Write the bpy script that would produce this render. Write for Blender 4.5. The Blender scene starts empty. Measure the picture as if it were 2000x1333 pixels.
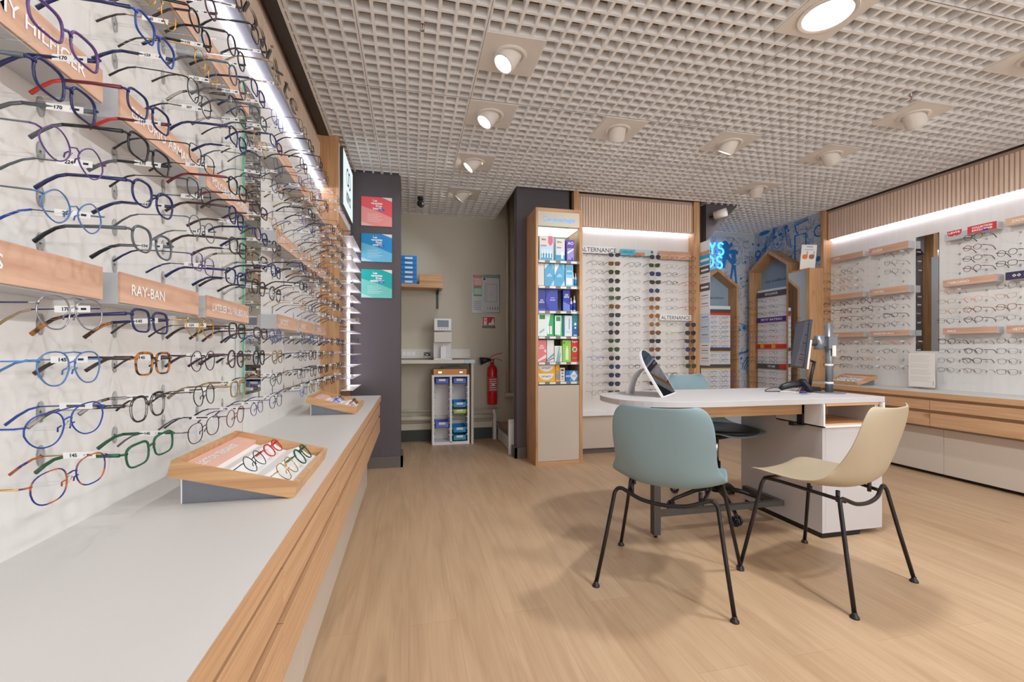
import bpy, bmesh, math, random
from mathutils import Vector, Matrix, Euler
random.seed(7)
C = bpy.context.scene.collection
PI = math.pi
H = 1.028; CZ = 2.565; FOC = 870.0
TH = math.atan(196.0/870.0)
SN, CS = math.sin(TH), math.cos(TH)

# ---------------------------------------------------------------- materials
MATS = {}
def lin(c):
    c = c/255.0
    return c/12.92 if c <= 0.04045 else ((c+0.055)/1.055)**2.4
def col(rgb): return (lin(rgb[0]), lin(rgb[1]), lin(rgb[2]), 1.0)
def newmat(name):
    m = bpy.data.materials.new(name); m.use_nodes = True
    nt = m.node_tree; nt.nodes.clear()
    out = nt.nodes.new('ShaderNodeOutputMaterial')
    return m, nt, out
def pm(name, rgb, rough=0.5, metal=0.0, var=0.04, nscale=18.0, spec=0.5, bump=0.0, stretch=(1, 1, 1)):
    """procedural principled material with a little noise in its colour"""
    if name in MATS: return MATS[name]
    m, nt, out = newmat(name)
    b = nt.nodes.new('ShaderNodeBsdfPrincipled')
    tc = nt.nodes.new('ShaderNodeTexCoord'); mp = nt.nodes.new('ShaderNodeMapping')
    mp.inputs['Scale'].default_value = stretch
    no = nt.nodes.new('ShaderNodeTexNoise'); no.inputs['Scale'].default_value = nscale
    no.inputs['Detail'].default_value = 3.0
    mx = nt.nodes.new('ShaderNodeMix'); mx.data_type = 'RGBA'
    c = col(rgb)
    mx.inputs[6].default_value = tuple([c[i]*(1-var) for i in range(3)]+[1])
    mx.inputs[7].default_value = tuple([min(1, c[i]*(1+var)) for i in range(3)]+[1])
    nt.links.new(tc.outputs['Object'], mp.inputs[0]); nt.links.new(mp.outputs[0], no.inputs['Vector'])
    nt.links.new(no.outputs[0], mx.inputs[0]); nt.links.new(mx.outputs[2], b.inputs['Base Color'])
    b.inputs['Roughness'].default_value = rough; b.inputs['Metallic'].default_value = metal
    b.inputs['Specular IOR Level'].default_value = spec
    if bump > 0:
        bp = nt.nodes.new('ShaderNodeBump'); bp.inputs['Strength'].default_value = bump
        bp.inputs['Distance'].default_value = 0.004
        nt.links.new(no.outputs[0], bp.inputs['Height']); nt.links.new(bp.outputs[0], b.inputs['Normal'])
    nt.links.new(b.outputs[0], out.inputs[0])
    MATS[name] = m; return m
def wood(name, light, dark, axis='Z', rough=0.45, knots=True, fine=1.0):
    """oak veneer: long grain along one axis"""
    if name in MATS: return MATS[name]
    m, nt, out = newmat(name)
    b = nt.nodes.new('ShaderNodeBsdfPrincipled')
    tc = nt.nodes.new('ShaderNodeTexCoord'); mp = nt.nodes.new('ShaderNodeMapping')
    s = [26*fine, 26*fine, 26*fine]; s['XYZ'.index(axis)] = 1.3
    mp.inputs['Scale'].default_value = s
    no = nt.nodes.new('ShaderNodeTexNoise'); no.inputs['Scale'].default_value = 2.2
    no.inputs['Detail'].default_value = 6; no.inputs['Distortion'].default_value = 0.5
    cr = nt.nodes.new('ShaderNodeValToRGB')
    cr.color_ramp.elements[0].position = 0.32; cr.color_ramp.elements[0].color = col(dark)
    cr.color_ramp.elements[1].position = 0.66; cr.color_ramp.elements[1].color = col(light)
    nt.links.new(tc.outputs['Object'], mp.inputs[0]); nt.links.new(mp.outputs[0], no.inputs['Vector'])
    nt.links.new(no.outputs[0], cr.inputs[0])
    last = cr.outputs[0]
    if knots:
        mp2 = nt.nodes.new('ShaderNodeMapping'); s2 = [4.2, 4.2, 4.2]; s2['XYZ'.index(axis)] = 2.2
        mp2.inputs['Scale'].default_value = s2
        vo = nt.nodes.new('ShaderNodeTexVoronoi'); vo.inputs['Scale'].default_value = 1.0
        c2 = nt.nodes.new('ShaderNodeValToRGB')
        c2.color_ramp.elements[0].position = 0.02; c2.color_ramp.elements[0].color = (0.35, 0.26, 0.2, 1)
        c2.color_ramp.elements[1].position = 0.13; c2.color_ramp.elements[1].color = (1, 1, 1, 1)
        mx = nt.nodes.new('ShaderNodeMix'); mx.data_type = 'RGBA'; mx.blend_type = 'MULTIPLY'
        mx.inputs[0].default_value = 0.75
        nt.links.new(tc.outputs['Object'], mp2.inputs[0]); nt.links.new(mp2.outputs[0], vo.inputs['Vector'])
        nt.links.new(vo.outputs['Distance'], c2.inputs[0])
        nt.links.new(last, mx.inputs[6]); nt.links.new(c2.outputs[0], mx.inputs[7]); last = mx.outputs[2]
    nt.links.new(last, b.inputs['Base Color'])
    b.inputs['Roughness'].default_value = rough
    nt.links.new(b.outputs[0], out.inputs[0])
    MATS[name] = m; return m
def floor_mat():
    m, nt, out = newmat('floor_oak_planks')
    b = nt.nodes.new('ShaderNodeBsdfPrincipled')
    tc = nt.nodes.new('ShaderNodeTexCoord')
    mp = nt.nodes.new('ShaderNodeMapping'); mp.inputs['Rotation'].default_value = (0, 0, PI/2)
    br = nt.nodes.new('ShaderNodeTexBrick')
    br.offset = 0.37; br.offset_frequency = 2; br.squash = 1.0
    br.inputs['Scale'].default_value = 1.0
    br.inputs['Brick Width'].default_value = 1.22; br.inputs['Row Height'].default_value = 0.18
    br.inputs['Mortar Size'].default_value = 0.0008; br.inputs['Mortar Smooth'].default_value = 0.3
    br.inputs['Color1'].default_value = col((204, 176, 144)); br.inputs['Color2'].default_value = col((196, 166, 134))
    br.inputs['Mortar'].default_value = col((178, 146, 114))
    nt.links.new(tc.outputs['Object'], mp.inputs[0]); nt.links.new(mp.outputs[0], br.inputs['Vector'])
    m2 = nt.nodes.new('ShaderNodeMapping'); m2.inputs['Scale'].default_value = (9, 0.9, 1)
    n2 = nt.nodes.new('ShaderNodeTexNoise'); n2.inputs['Scale'].default_value = 1.5; n2.inputs['Detail'].default_value = 5
    n2.inputs['Distortion'].default_value = 1.2
    c2 = nt.nodes.new('ShaderNodeValToRGB')
    c2.color_ramp.elements[0].position = 0.3; c2.color_ramp.elements[0].color = (0.74, 0.67, 0.6, 1)
    c2.color_ramp.elements[1].position = 0.62; c2.color_ramp.elements[1].color = (1.05, 1.03, 1.0, 1)
    nt.links.new(tc.outputs['Object'], m2.inputs[0]); nt.links.new(m2.outputs[0], n2.inputs['Vector']); nt.links.new(n2.outputs[0], c2.inputs[0])
    m3 = nt.nodes.new('ShaderNodeMapping'); m3.inputs['Scale'].default_value = (90, 3.0, 1)
    n3 = nt.nodes.new('ShaderNodeTexNoise'); n3.inputs['Scale'].default_value = 1.0; n3.inputs['Detail'].default_value = 4
    c3 = nt.nodes.new('ShaderNodeValToRGB')
    c3.color_ramp.elements[0].position = 0.3; c3.color_ramp.elements[0].color = (0.86, 0.83, 0.8, 1)
    c3.color_ramp.elements[1].position = 0.7; c3.color_ramp.elements[1].color = (1, 1, 1, 1)
    nt.links.new(tc.outputs['Object'], m3.inputs[0]); nt.links.new(m3.outputs[0], n3.inputs['Vector']); nt.links.new(n3.outputs[0], c3.inputs[0])
    m4 = nt.nodes.new('ShaderNodeMapping'); m4.inputs['Scale'].default_value = (2.6, 1.15, 1)
    v4 = nt.nodes.new('ShaderNodeTexVoronoi'); v4.inputs['Scale'].default_value = 1.0
    c4 = nt.nodes.new('ShaderNodeValToRGB')
    c4.color_ramp.elements[0].position = 0.0; c4.color_ramp.elements[0].color = (0.42, 0.34, 0.28, 1)
    c4.color_ramp.elements[1].position = 0.075; c4.color_ramp.elements[1].color = (1, 1, 1, 1)
    nt.links.new(tc.outputs['Object'], m4.inputs[0]); nt.links.new(m4.outputs[0], v4.inputs['Vector']); nt.links.new(v4.outputs['Distance'], c4.inputs[0])
    last = br.outputs['Color']
    for c, f in ((c2, 0.55), (c3, 0.7), (c4, 0.55)):
        mx = nt.nodes.new('ShaderNodeMix'); mx.data_type = 'RGBA'; mx.blend_type = 'MULTIPLY'; mx.inputs[0].default_value = f
        nt.links.new(last, mx.inputs[6]); nt.links.new(c.outputs[0], mx.inputs[7]); last = mx.outputs[2]
    nt.links.new(last, b.inputs['Base Color'])
    b.inputs['Roughness'].default_value = 0.38; b.inputs['Specular IOR Level'].default_value = 0.35
    nt.links.new(b.outputs[0], out.inputs[0])
    return m
def emis(name, rgb, s):
    if name in MATS: return MATS[name]
    m, nt, out = newmat(name)
    e = nt.nodes.new('ShaderNodeEmission'); e.inputs[0].default_value = col(rgb); e.inputs[1].default_value = s
    nt.links.new(e.outputs[0], out.inputs[0]); MATS[name] = m; return m
def clear(name, rgb=(255, 255, 255), op=0.12, rough=0.02, tint=None):
    """thin clear plastic or lens: mostly transparent with a glossy coat"""
    if name in MATS: return MATS[name]
    m, nt, out = newmat(name)
    t = nt.nodes.new('ShaderNodeBsdfTransparent'); t.inputs[0].default_value = col(tint or (252, 253, 254))
    g = nt.nodes.new('ShaderNodeBsdfGlossy'); g.inputs['Roughness'].default_value = rough; g.inputs[0].default_value = col(rgb)
    lw = nt.nodes.new('ShaderNodeLayerWeight'); lw.inputs[0].default_value = op
    mx = nt.nodes.new('ShaderNodeMixShader')
    nt.links.new(lw.outputs['Fresnel'], mx.inputs[0]); nt.links.new(t.outputs[0], mx.inputs[1]); nt.links.new(g.outputs[0], mx.inputs[2])
    nt.links.new(mx.outputs[0], out.inputs[0]); MATS[name] = m; return m
def mottled(name, a, bcol, scale=60.0):
    """tortoiseshell acetate"""
    if name in MATS: return MATS[name]
    m, nt, out = newmat(name)
    b = nt.nodes.new('ShaderNodeBsdfPrincipled'); tc = nt.nodes.new('ShaderNodeTexCoord')
    no = nt.nodes.new('ShaderNodeTexNoise'); no.inputs['Scale'].default_value = scale
    cr = nt.nodes.new('ShaderNodeValToRGB')
    cr.color_ramp.elements[0].position = 0.46; cr.color_ramp.elements[0].color = col(a)
    cr.color_ramp.elements[1].position = 0.56; cr.color_ramp.elements[1].color = col(bcol)
    nt.links.new(tc.outputs['Object'], no.inputs['Vector']); nt.links.new(no.outputs[0], cr.inputs[0])
    nt.links.new(cr.outputs[0], b.inputs['Base Color']); b.inputs['Roughness'].default_value = 0.2
    nt.links.new(b.outputs[0], out.inputs[0]); MATS[name] = m; return m

M_floor = floor_mat()
M_oakY = wood('oak_grain_along_y', (206, 166, 128), (186, 144, 106), 'Y', fine=2.4)
M_oakX = wood('oak_grain_along_x', (214, 170, 124), (184, 138, 96), 'X')
M_oakZ = wood('oak_grain_upright', (208, 164, 118), (180, 134, 92), 'Z')
M_slat = wood('slat_oak', (242, 222, 204), (228, 202, 180), 'Z', knots=False)
M_slatgap = pm('slat_groove', (198, 170, 150), 0.8)
M_signY = wood('sign_wood', (220, 180, 154), (196, 150, 124), 'Y', rough=0.6, fine=0.7)
M_signX = wood('sign_wood_x', (220, 180, 154), (196, 150, 124), 'X', rough=0.6, fine=0.7)
M_counter = pm('counter_laminate', (206, 203, 199), 0.42, var=0.025, nscale=3, stretch=(1, 0.12, 1))
M_panel = pm('display_panel_white', (224, 221, 217), 0.6, var=0.07, nscale=6, stretch=(1, 5, 0.3))
M_panelX = pm('display_panel_white_back', (226, 222, 218), 0.6, var=0.05, nscale=6, stretch=(5, 1, 0.3))
M_white = pm('white_lacquer', (228, 225, 222), 0.45, var=0.015)
M_bright = pm('bright_white_plastic', (238, 238, 240), 0.4, var=0.01)
M_grid = pm('ceiling_grid_white', (244, 243, 242), 0.7, var=0.02)
M_void = pm('ceiling_void', (150, 132, 116), 0.9, var=0.3, nscale=3)
M_plate = pm('light_plate_white', (226, 220, 212), 0.6, var=0.01)
M_cream = pm('cream_painted_wall', (206, 198, 180), 0.8, var=0.02, nscale=60, bump=0.15)
M_creamgl = pm('cream_gloss_pipe', (210, 203, 187), 0.35, var=0.02)
M_dark = pm('charcoal_painted_wall', (90, 84, 88), 0.75, var=0.03, nscale=5)
M_skirt = pm('grey_skirting', (102, 96, 90), 0.55)
M_blackskirt = pm('black_skirting', (52, 56, 50), 0.5)
M_greige = pm('greige_cabinet_front', (202, 190, 176), 0.6, var=0.02, nscale=90)
M_desk = pm('desk_white', (196, 192, 192), 0.5, var=0.02, nscale=80)
M_blackm = pm('black_powder_metal', (34, 30, 31), 0.38, 0.3)
M_greym = pm('dark_grey_metal', (84, 80, 76), 0.45, 0.4)
M_valance = pm('grey_valance_metal', (150, 154, 166), 0.4, 0.3)
M_blueg = pm('blue_grey_chair_plastic', (128, 152, 158), 0.5, var=0.02)
M_beige = pm('beige_chair_plastic', (178, 163, 138), 0.5, var=0.02)
M_black = pm('black_plastic', (30, 30, 36), 0.4)
M_chrome = pm('chrome', (210, 210, 212), 0.12, 1.0, var=0.0)
M_alu = pm('brushed_grey_aluminium', (132, 136, 144), 0.35, 0.6, nscale=40, stretch=(1, 1, 0.1))
M_mirror = pm('mirror_glass', (225, 228, 228), 0.01, 1.0, var=0.0)
M_greened = pm('green_glass_edge', (110, 190, 150), 0.2)
M_shadegrey = pm('sign_rail_grey', (190, 190, 192), 0.6)
M_acry = clear('clear_acrylic', op=0.07, rough=0.08)
M_lens = clear('clear_lens', op=0.035)
M_text_w = pm('white_lettering', (244, 243, 243), 0.6, var=0.0)
M_text_g = pm('grey_lettering', (84, 78, 76), 0.6, var=0.0)
M_text_k = pm('dark_lettering', (28, 28, 34), 0.6, var=0.0)
M_paper = pm('white_paper', (236, 235, 232), 0.8, var=0.01)
E_led = emis('led_strip_glow', (246, 240, 255), 9.0)
E_led2 = emis('led_strip_glow_narrow', (246, 240, 255), 34.0)
E_spot = emis('spot_lens_glow', (255, 250, 240), 14.0)
E_neon = emis('blue_neon_glow', (70, 170, 255), 3.0)
E_case = emis('cabinet_light_panel', (225, 248, 246), 2.2)
E_box = emis('lightbox_face', (224, 238, 242), 1.15)

# ---------------------------------------------------------------- mesh helpers
class MB:
    def __init__(self):
        self.v = []; self.f = []; self.mi = []; self.mats = []; self.sm = []
    def m(self, mat):
        if mat not in self.mats: self.mats.append(mat)
        return self.mats.index(mat)
    def add(self, vs, fs, mat, smooth=False):
        o = len(self.v); self.v += [tuple(p) for p in vs]; k = self.m(mat)
        for f in fs:
            self.f.append([i+o for i in f]); self.mi.append(k); self.sm.append(smooth)
        return self
    def box(self, a, b, mat, mtx=None):
        x0, y0, z0 = a; x1, y1, z1 = b
        if x1 < x0: x0, x1 = x1, x0
        if y1 < y0: y0, y1 = y1, y0
        if z1 < z0: z0, z1 = z1, z0
        vs = [Vector(p) for p in ((x0,y0,z0),(x1,y0,z0),(x1,y1,z0),(x0,y1,z0),(x0,y0,z1),(x1,y0,z1),(x1,y1,z1),(x0,y1,z1))]
        if mtx: vs = [mtx @ p for p in vs]
        return self.add(vs, [(0,3,2,1),(4,5,6,7),(0,1,5,4),(1,2,6,5),(2,3,7,6),(3,0,4,7)], mat)
    def tube(self, pts, r, mat, n=8, closed=False, caps=True, rz=None):
        """tube along a path; r number or list; rz flattens the profile"""
        pts = [Vector(p) for p in pts]; N = len(pts)
        rs = r if isinstance(r, (list, tuple)) else [r]*N
        vs = []
        T = []
        for i in range(N):
            if closed: t = pts[(i+1) % N]-pts[i-1]
            else: t = pts[min(i+1, N-1)]-pts[max(i-1, 0)]
            T.append(t.normalized() if t.length > 1e-9 else Vector((0, 0, 1)))
        up = Vector((0, 0, 1)) if abs(T[0].z) < 0.9 else Vector((1, 0, 0))
        nrm = (up - T[0]*up.dot(T[0])).normalized()
        for i in range(N):
            nrm = (nrm - T[i]*nrm.dot(T[i]))
            nrm = nrm.normalized() if nrm.length > 1e-6 else T[i].orthogonal().normalized()
            bn = T[i].cross(nrm)
            for k in range(n):
                a = 2*PI*k/n + PI/n
                vs.append(pts[i] + nrm*(math.cos(a)*rs[i]*(rz or 1)) + bn*(math.sin(a)*rs[i]))
        fs = []
        for i in range(N if closed else N-1):
            j = (i+1) % N
            for k in range(n):
                l = (k+1) % n
                fs.append((i*n+k, i*n+l, j*n+l, j*n+k))
        if caps and not closed:
            fs.append(tuple(range(n-1, -1, -1))); fs.append(tuple(range((N-1)*n, N*n)))
        return self.add(vs, fs, mat, True)
    def cyl(self, a, b, r, mat, n=20, r2=None):
        return self.tube([a, b], [r, r if r2 is None else r2], mat, n)
    def disc(self, c, nrm, r, mat, n=24):
        c = Vector(c); nrm = Vector(nrm).normalized(); u = nrm.orthogonal().normalized(); w = nrm.cross(u)
        return self.add([c+u*(r*math.cos(2*PI*k/n))+w*(r*math.sin(2*PI*k/n)) for k in range(n)], [tuple(range(n))], mat)
    def lathe(self, prof, mat, n=24, mtx=None, caps=True):
        vs = []; 
        for (r, z) in prof:
            for k in range(n):
                p = Vector((r*math.cos(2*PI*k/n), r*math.sin(2*PI*k/n), z)); vs.append(mtx @ p if mtx else p)
        fs = []
        for i in range(len(prof)-1):
            for k in range(n):
                l = (k+1) % n; fs.append((i*n+k, i*n+l, (i+1)*n+l, (i+1)*n+k))
        if caps and prof[0][0] > 1e-6: fs.append(tuple(range(n-1, -1, -1)))
        if caps and prof[-1][0] > 1e-6: fs.append(tuple(range((len(prof)-1)*n, len(prof)*n)))
        return self.add(vs, fs, mat, True)
    def prism(self, poly, t, mat, plane='XY', base=0.0):
        """poly extruded by t; plane names the two poly axes"""
        def P(a, b, c):
            if plane == 'XY': return (a, b, c)
            if plane == 'XZ': return (a, c, b)
            return (c, a, b)
        n = len(poly)
        vs = [P(a, b, base) for a, b in poly]+[P(a, b, base+t) for a, b in poly]
        fs = [tuple(range(n)), tuple(range(2*n-1, n-1, -1))]+[(i, (i+1) % n, n+(i+1) % n, n+i) for i in range(n)]
        return self.add(vs, fs, mat)
    def quad(self, ps, mat): return self.add(ps, [(0, 1, 2, 3)], mat)
    def mesh(self, name):
        me = bpy.data.meshes.new(name); me.from_pydata([tuple(p) for p in self.v], [], self.f)
        for m in self.mats: me.materials.append(m)
        me.polygons.foreach_set('material_index', self.mi); me.polygons.foreach_set('use_smooth', self.sm)
        me.update(); 
        b = bmesh.new(); b.from_mesh(me); bmesh.ops.recalc_face_normals(b, faces=b.faces); b.to_mesh(me); b.free()
        return me
    def build(self, name, parent=None, loc=None, bevel=0, rot=None):
        """link as one object; a top-level one gets its origin at its base"""
        vs = self.v
        if loc is None and parent is None and vs:
            xs = [p[0] for p in vs]; ys = [p[1] for p in vs]; zs = [p[2] for p in vs]
            loc = ((min(xs)+max(xs))/2, (min(ys)+max(ys))/2, min(zs))
            self.v = [(p[0]-loc[0], p[1]-loc[1], p[2]-loc[2]) for p in vs]
        o = bpy.data.objects.new(name, self.mesh(name)); C.objects.link(o)
        if parent is not None: o.parent = parent
        if loc is not None: o.location = loc
        if rot is not None: o.rotation_euler = rot
        if bevel:
            md = o.modifiers.new('bevel', 'BEVEL'); md.width = bevel; md.segments = 2; md.limit_method = 'ANGLE'
            md.harden_normals = False
        return o
def tag(o, label, cat, group=None, kind=None):
    o['label'] = label; o['category'] = cat
    if group: o['group'] = group
    if kind: o['kind'] = kind
    return o
def struct(o): o['kind'] = 'structure'; return o
def thing(name, label, cat, loc=(0, 0, 0), rz=0.0, group=None):
    o = bpy.data.objects.new(name, None); C.objects.link(o); o.empty_display_size = 0.05
    o.location = loc; o.rotation_euler = (0, 0, rz); tag(o, label, cat, group); return o
def off(loc):
    """MB whose coordinates are given in world space under a parent at loc"""
    class W(MB):
        def build(self, name, parent, **k):
            self.v = [(p[0]-loc[0], p[1]-loc[1], p[2]-loc[2]) for p in self.v]
            return MB.build(self, name, parent, **k)
    return W()
def copy_tree(o, parent=None):
    c = o.copy(); C.objects.link(c)
    if parent is not None: c.parent = parent
    for ch in o.children: copy_tree(ch, c)
    return c
_tx = {}
def textdata(s, size, bold=0.0, shear=0.0, space=1.0):
    k = (s, size, bold, shear, space)
    if k not in _tx:
        cu = bpy.data.curves.new('t', 'FONT'); cu.body = s; cu.size = size; cu.resolution_u = 2
        cu.offset = bold; cu.shear = shear; cu.space_character = space; cu.align_x = 'LEFT'
        ob = bpy.data.objects.new('t', cu); me = bpy.data.meshes.new_from_object(ob)
        vs = [v.co.copy() for v in me.vertices]; fs = [tuple(p.vertices) for p in me.polygons]
        bpy.data.objects.remove(ob); bpy.data.meshes.remove(me); bpy.data.curves.remove(cu)
        w = max([v.x for v in vs], default=0); x0 = min([v.x for v in vs], default=0)
        _tx[k] = (vs, fs, x0, w)
    return _tx[k]
def text(mb, s, org, right, up, h, mat, width=None, align='L', bold=0.0, shear=0.0):
    """flat printed lettering: org is the lower-left (or centre-bottom) of the caps, h the cap height"""
    vs, fs, x0, x1 = textdata(s, h/0.7, bold, shear)
    if not vs: return
    r = Vector(right).normalized(); u = Vector(up).normalized(); k = 1.0
    w = x1-x0
    if width: k = width/w
    sh = -x0 - (w/2 if align == 'C' else 0)
    o = Vector(org)
    mb.add([o + r*((v.x+sh)*k) + u*v.y for v in vs], fs, mat)
def smooth(pts, n=6):
    P = [Vector(p) for p in pts]; P = [P[0]*2-P[1]]+P+[P[-1]*2-P[-2]]; out = []
    for i in range(1, len(P)-2):
        a, b, c, d = P[i-1], P[i], P[i+1], P[i+2]
        for k in range(n):
            t = k/n; out.append(0.5*((2*b)+(c-a)*t+(2*a-5*b+4*c-d)*t*t+(3*b-a-3*c+d)*t**3))
    out.append(P[-2]); return out
def proj(x, y, z):
    D = x*SN+y*CS; U = x*CS-y*SN
    if D < 0.05: return None
    return (1000+FOC*U/D, 684-FOC*(z-H)/D)
# ================================================================ ROOM SHELL
def sbox(name, a, b, mat, **k):
    return struct(MB().box(a, b, mat).build(name, **k))
sbox('floor', (-0.9, -3.0, -0.08), (5.2, 5.5, 0.0), M_floor)
sbox('wall_left', (-0.86, -3.0, 0), (-0.70, 5.5, 3.1), M_cream)
sbox('wall_right', (4.66, -3.0, 0), (4.86, 4.06, 3.1), M_white)
sbox('wall_back', (-0.70, 5.15, 0), (2.90, 5.3, 3.1), M_cream)
sbox('wall_pillar', (-0.70, 4.04, 0), (-0.095, 4.30, 3.1), M_dark)
sbox('wall_partition', (0.975, 4.12, 0), (1.50, 4.24, 3.1), M_dark)
sbox('wall_middle', (1.50, 4.205, 0), (3.02, 4.30, 3.1), M_dark)
sbox('wall_stairs', (2.90, 4.30, 0), (3.02, 5.15, 3.1), M_dark)
# behind the camera: the shop front
w = MB(); w.box((-0.70, -3.0, 0), (-0.2, -2.85, 3.1), M_white); w.box((4.2, -3.0, 0), (4.66, -2.85, 3.1), M_white)
w.box((-0.2, -3.0, 2.5), (4.2, -2.85, 3.1), M_white); struct(w.build('wall_front'))
wn = MB(); wn.box((-0.2, -2.94, 0.06), (4.2, -2.93, 2.5), M_lens); w1 = struct(wn.build('window_1'))
f = MB()
for x in (-0.2, 1.24, 2.7, 4.14): f.box((x, -2.96, 0), (x+0.06, -2.9, 2.5), M_greym)
f.box((-0.2, -2.96, 0), (4.2, -2.9, 0.06), M_greym); f.box((-0.2, -2.96, 2.44), (4.2, -2.9, 2.5), M_greym)  # those around and behind the camera are added out of view for light
struct(f.build('trim_1'))
# sloping underside of the stairs above the children's corner; only the desk lamp is in view; the others are added for light
s = MB(); s.prism([(3.02, 2.175), (3.392, 2.565), (3.392, 3.0), (3.02, 3.0)], 0.92, M_dark, 'XZ', 4.12); struct(s.build('ceiling_stairs'))

# open cell ceiling
P0X, P0Y, PITCH = 0.35, 2.115, 0.075
g = MB()
regs = [(-0.575, 4.445, -2.85, 4.065), (-0.70, 0.955, 4.065, 5.15), (3.02, 4.44, 4.10, 5.06)]
plates = [(0.35, 2.115), (0.35, 2.715), (0.35, 3.465), (0.35, 4.215), (1.25, 2.715), (2.15, 2.715), (3.05, 2.715), (3.05, 2.115), (3.05, 3.465),
          (1.70, 1.515), (3.05, 1.515), (0.35, 0.915), (1.70, 0.315), (3.05, 0.315), (0.35, -0.585), (1.70, -0.885), (3.05, -0.885)]
def inr(v, a, b): return a-1e-6 <= v <= b+1e-6
for (x0, x1, y0, y1) in regs:
    k = math.ceil((x0-P0X)/PITCH)
    while P0X+k*PITCH < x1:
        x = P0X+k*PITCH; k += 1
        t = 0.0105 if k % 8 == 1 else 0.0075
        g.box((x-t, y0, CZ), (x+t, y1, CZ+0.042), M_grid)
    k = math.ceil((y0-P0Y)/PITCH)
    while P0Y+k*PITCH < y1:
        y = P0Y+k*PITCH; k += 1
        g.box((x0, y-0.0072, CZ+0.0004), (x1, y+0.0072, CZ+0.0424), M_grid)
    for a, b in (((x0-0.002, y0, CZ-0.001), (x0+0.012, y1, CZ+0.042)), ((x0, y1-0.012, CZ-0.001), (x1, y1, CZ+0.042)), ((x1-0.012, y0, CZ-0.001), (x1, y1, CZ+0.042))):
        g.box(a, b, M_grid)
struct(g.build('ceiling'))
v = MB(); v.box((-0.70, -2.85, 3.02), (4.66, 5.15, 3.1), M_void)
for yy in (-1.0, 0.6, 1.45, 3.1): v.box((-0.7, yy, 2.86), (4.66, yy+0.12, 3.02), M_void)
struct(v.build('ceiling'))
# thin dark joint lines between the ceiling panels
t = MB()
for yy in (2.7075+0.6, 2.7075, 1.5075, 3.9075): t.box((-0.57, yy-0.001, CZ-0.0012), (4.43, yy+0.001, CZ+0.0002), M_skirt)
for xx in (-0.25, 0.35, 1.85, 2.45, 3.65): t.box((xx-0.001, -2, CZ-0.0012), (xx+0.001, 4.05, CZ+0.0002), M_skirt)
struct(t.build('trim_2'))
sbox('trim_3', (-0.636, -1.2, CZ-0.004), (-0.580, 3.40, CZ+0.05), M_greym)
sbox('trim_4', (4.447, -1.2, CZ-0.01), (4.51, 4.02, CZ+0.05), M_blackm)
sbox('trim_5', (1.60, 4.07, CZ-0.0), (2.90, 4.20, CZ+0.05), M_blackm)
# skirtings
b = MB(); b.box((-0.42, 4.02, 0), (-0.075, 4.04, 0.098), M_skirt); b.box((-0.095, 4.02, 0), (-0.075, 4.30, 0.098), M_skirt); struct(b.build('baseboard_pillar'))
b = MB(); b.box((0.952, 4.10, 0), (1.06, 4.12, 0.098), M_skirt); b.box((0.952, 4.10, 0), (0.975, 4.26, 0.098), M_skirt); struct(b.build('baseboard_partition'))
b = MB(); b.box((-0.70, 5.12, 0), (0.95, 5.15, 0.13), M_blackskirt); b.box((-0.70, 5.11, 0.13), (0.95, 5.15, 0.20), M_cream); struct(b.build('baseboard_back'))

# stairs going up behind the partition
for i in range(5):
    t = thing('stair_step', ('bottom', 'second', 'third', 'fourth', 'fifth')[i]+' wooden stair step with grey nosing beside the back alcove', 'stair', (0.98+0.26*i, 4.76, 0))
    m = off(t.location); m.box((0.96+0.26*i+0.012, 4.31, 0.005), (2.3, 5.10, 0.19*(i+1)-0.025), M_white) if i == 0 else m.box((0.985+0.26*i, 4.31, 0.19*i+0.001), (2.3, 5.10, 0.19*(i+1)-0.025), M_white)
    m.build('riser', t)
    m = off(t.location); m.box((0.955+0.26*i, 4.31, 0.19*(i+1)-0.024), (1.25+0.26*i, 5.10, 0.19*(i+1)), M_oakY); m.build('tread', t)
    m = off(t.location); m.box((0.945+0.26*i, 4.31, 0.19*(i+1)-0.03), (0.985+0.26*i, 5.10, 0.19*(i+1)+0.003), M_alu); m.build('nosing', t)
m = MB(); m.prism([(4.30, 0), (4.27, 0.0), (4.27, 0.30), (4.30, 0.34)], 0.09, M_white, 'YZ', 0.93)
tag(m.build('stair_stringer'), 'white painted stair stringer end beside the dark partition', 'stair')
m = MB(); m.prism([(5.106, 0.0), (5.04, 0.0), (5.04, 0.24), (5.106, 0.34)], 0.035, M_white, 'YZ', 0.915)
tag(m.build('stair_stringer'), 'white painted stair stringer against the cream back wall', 'stair')

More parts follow.
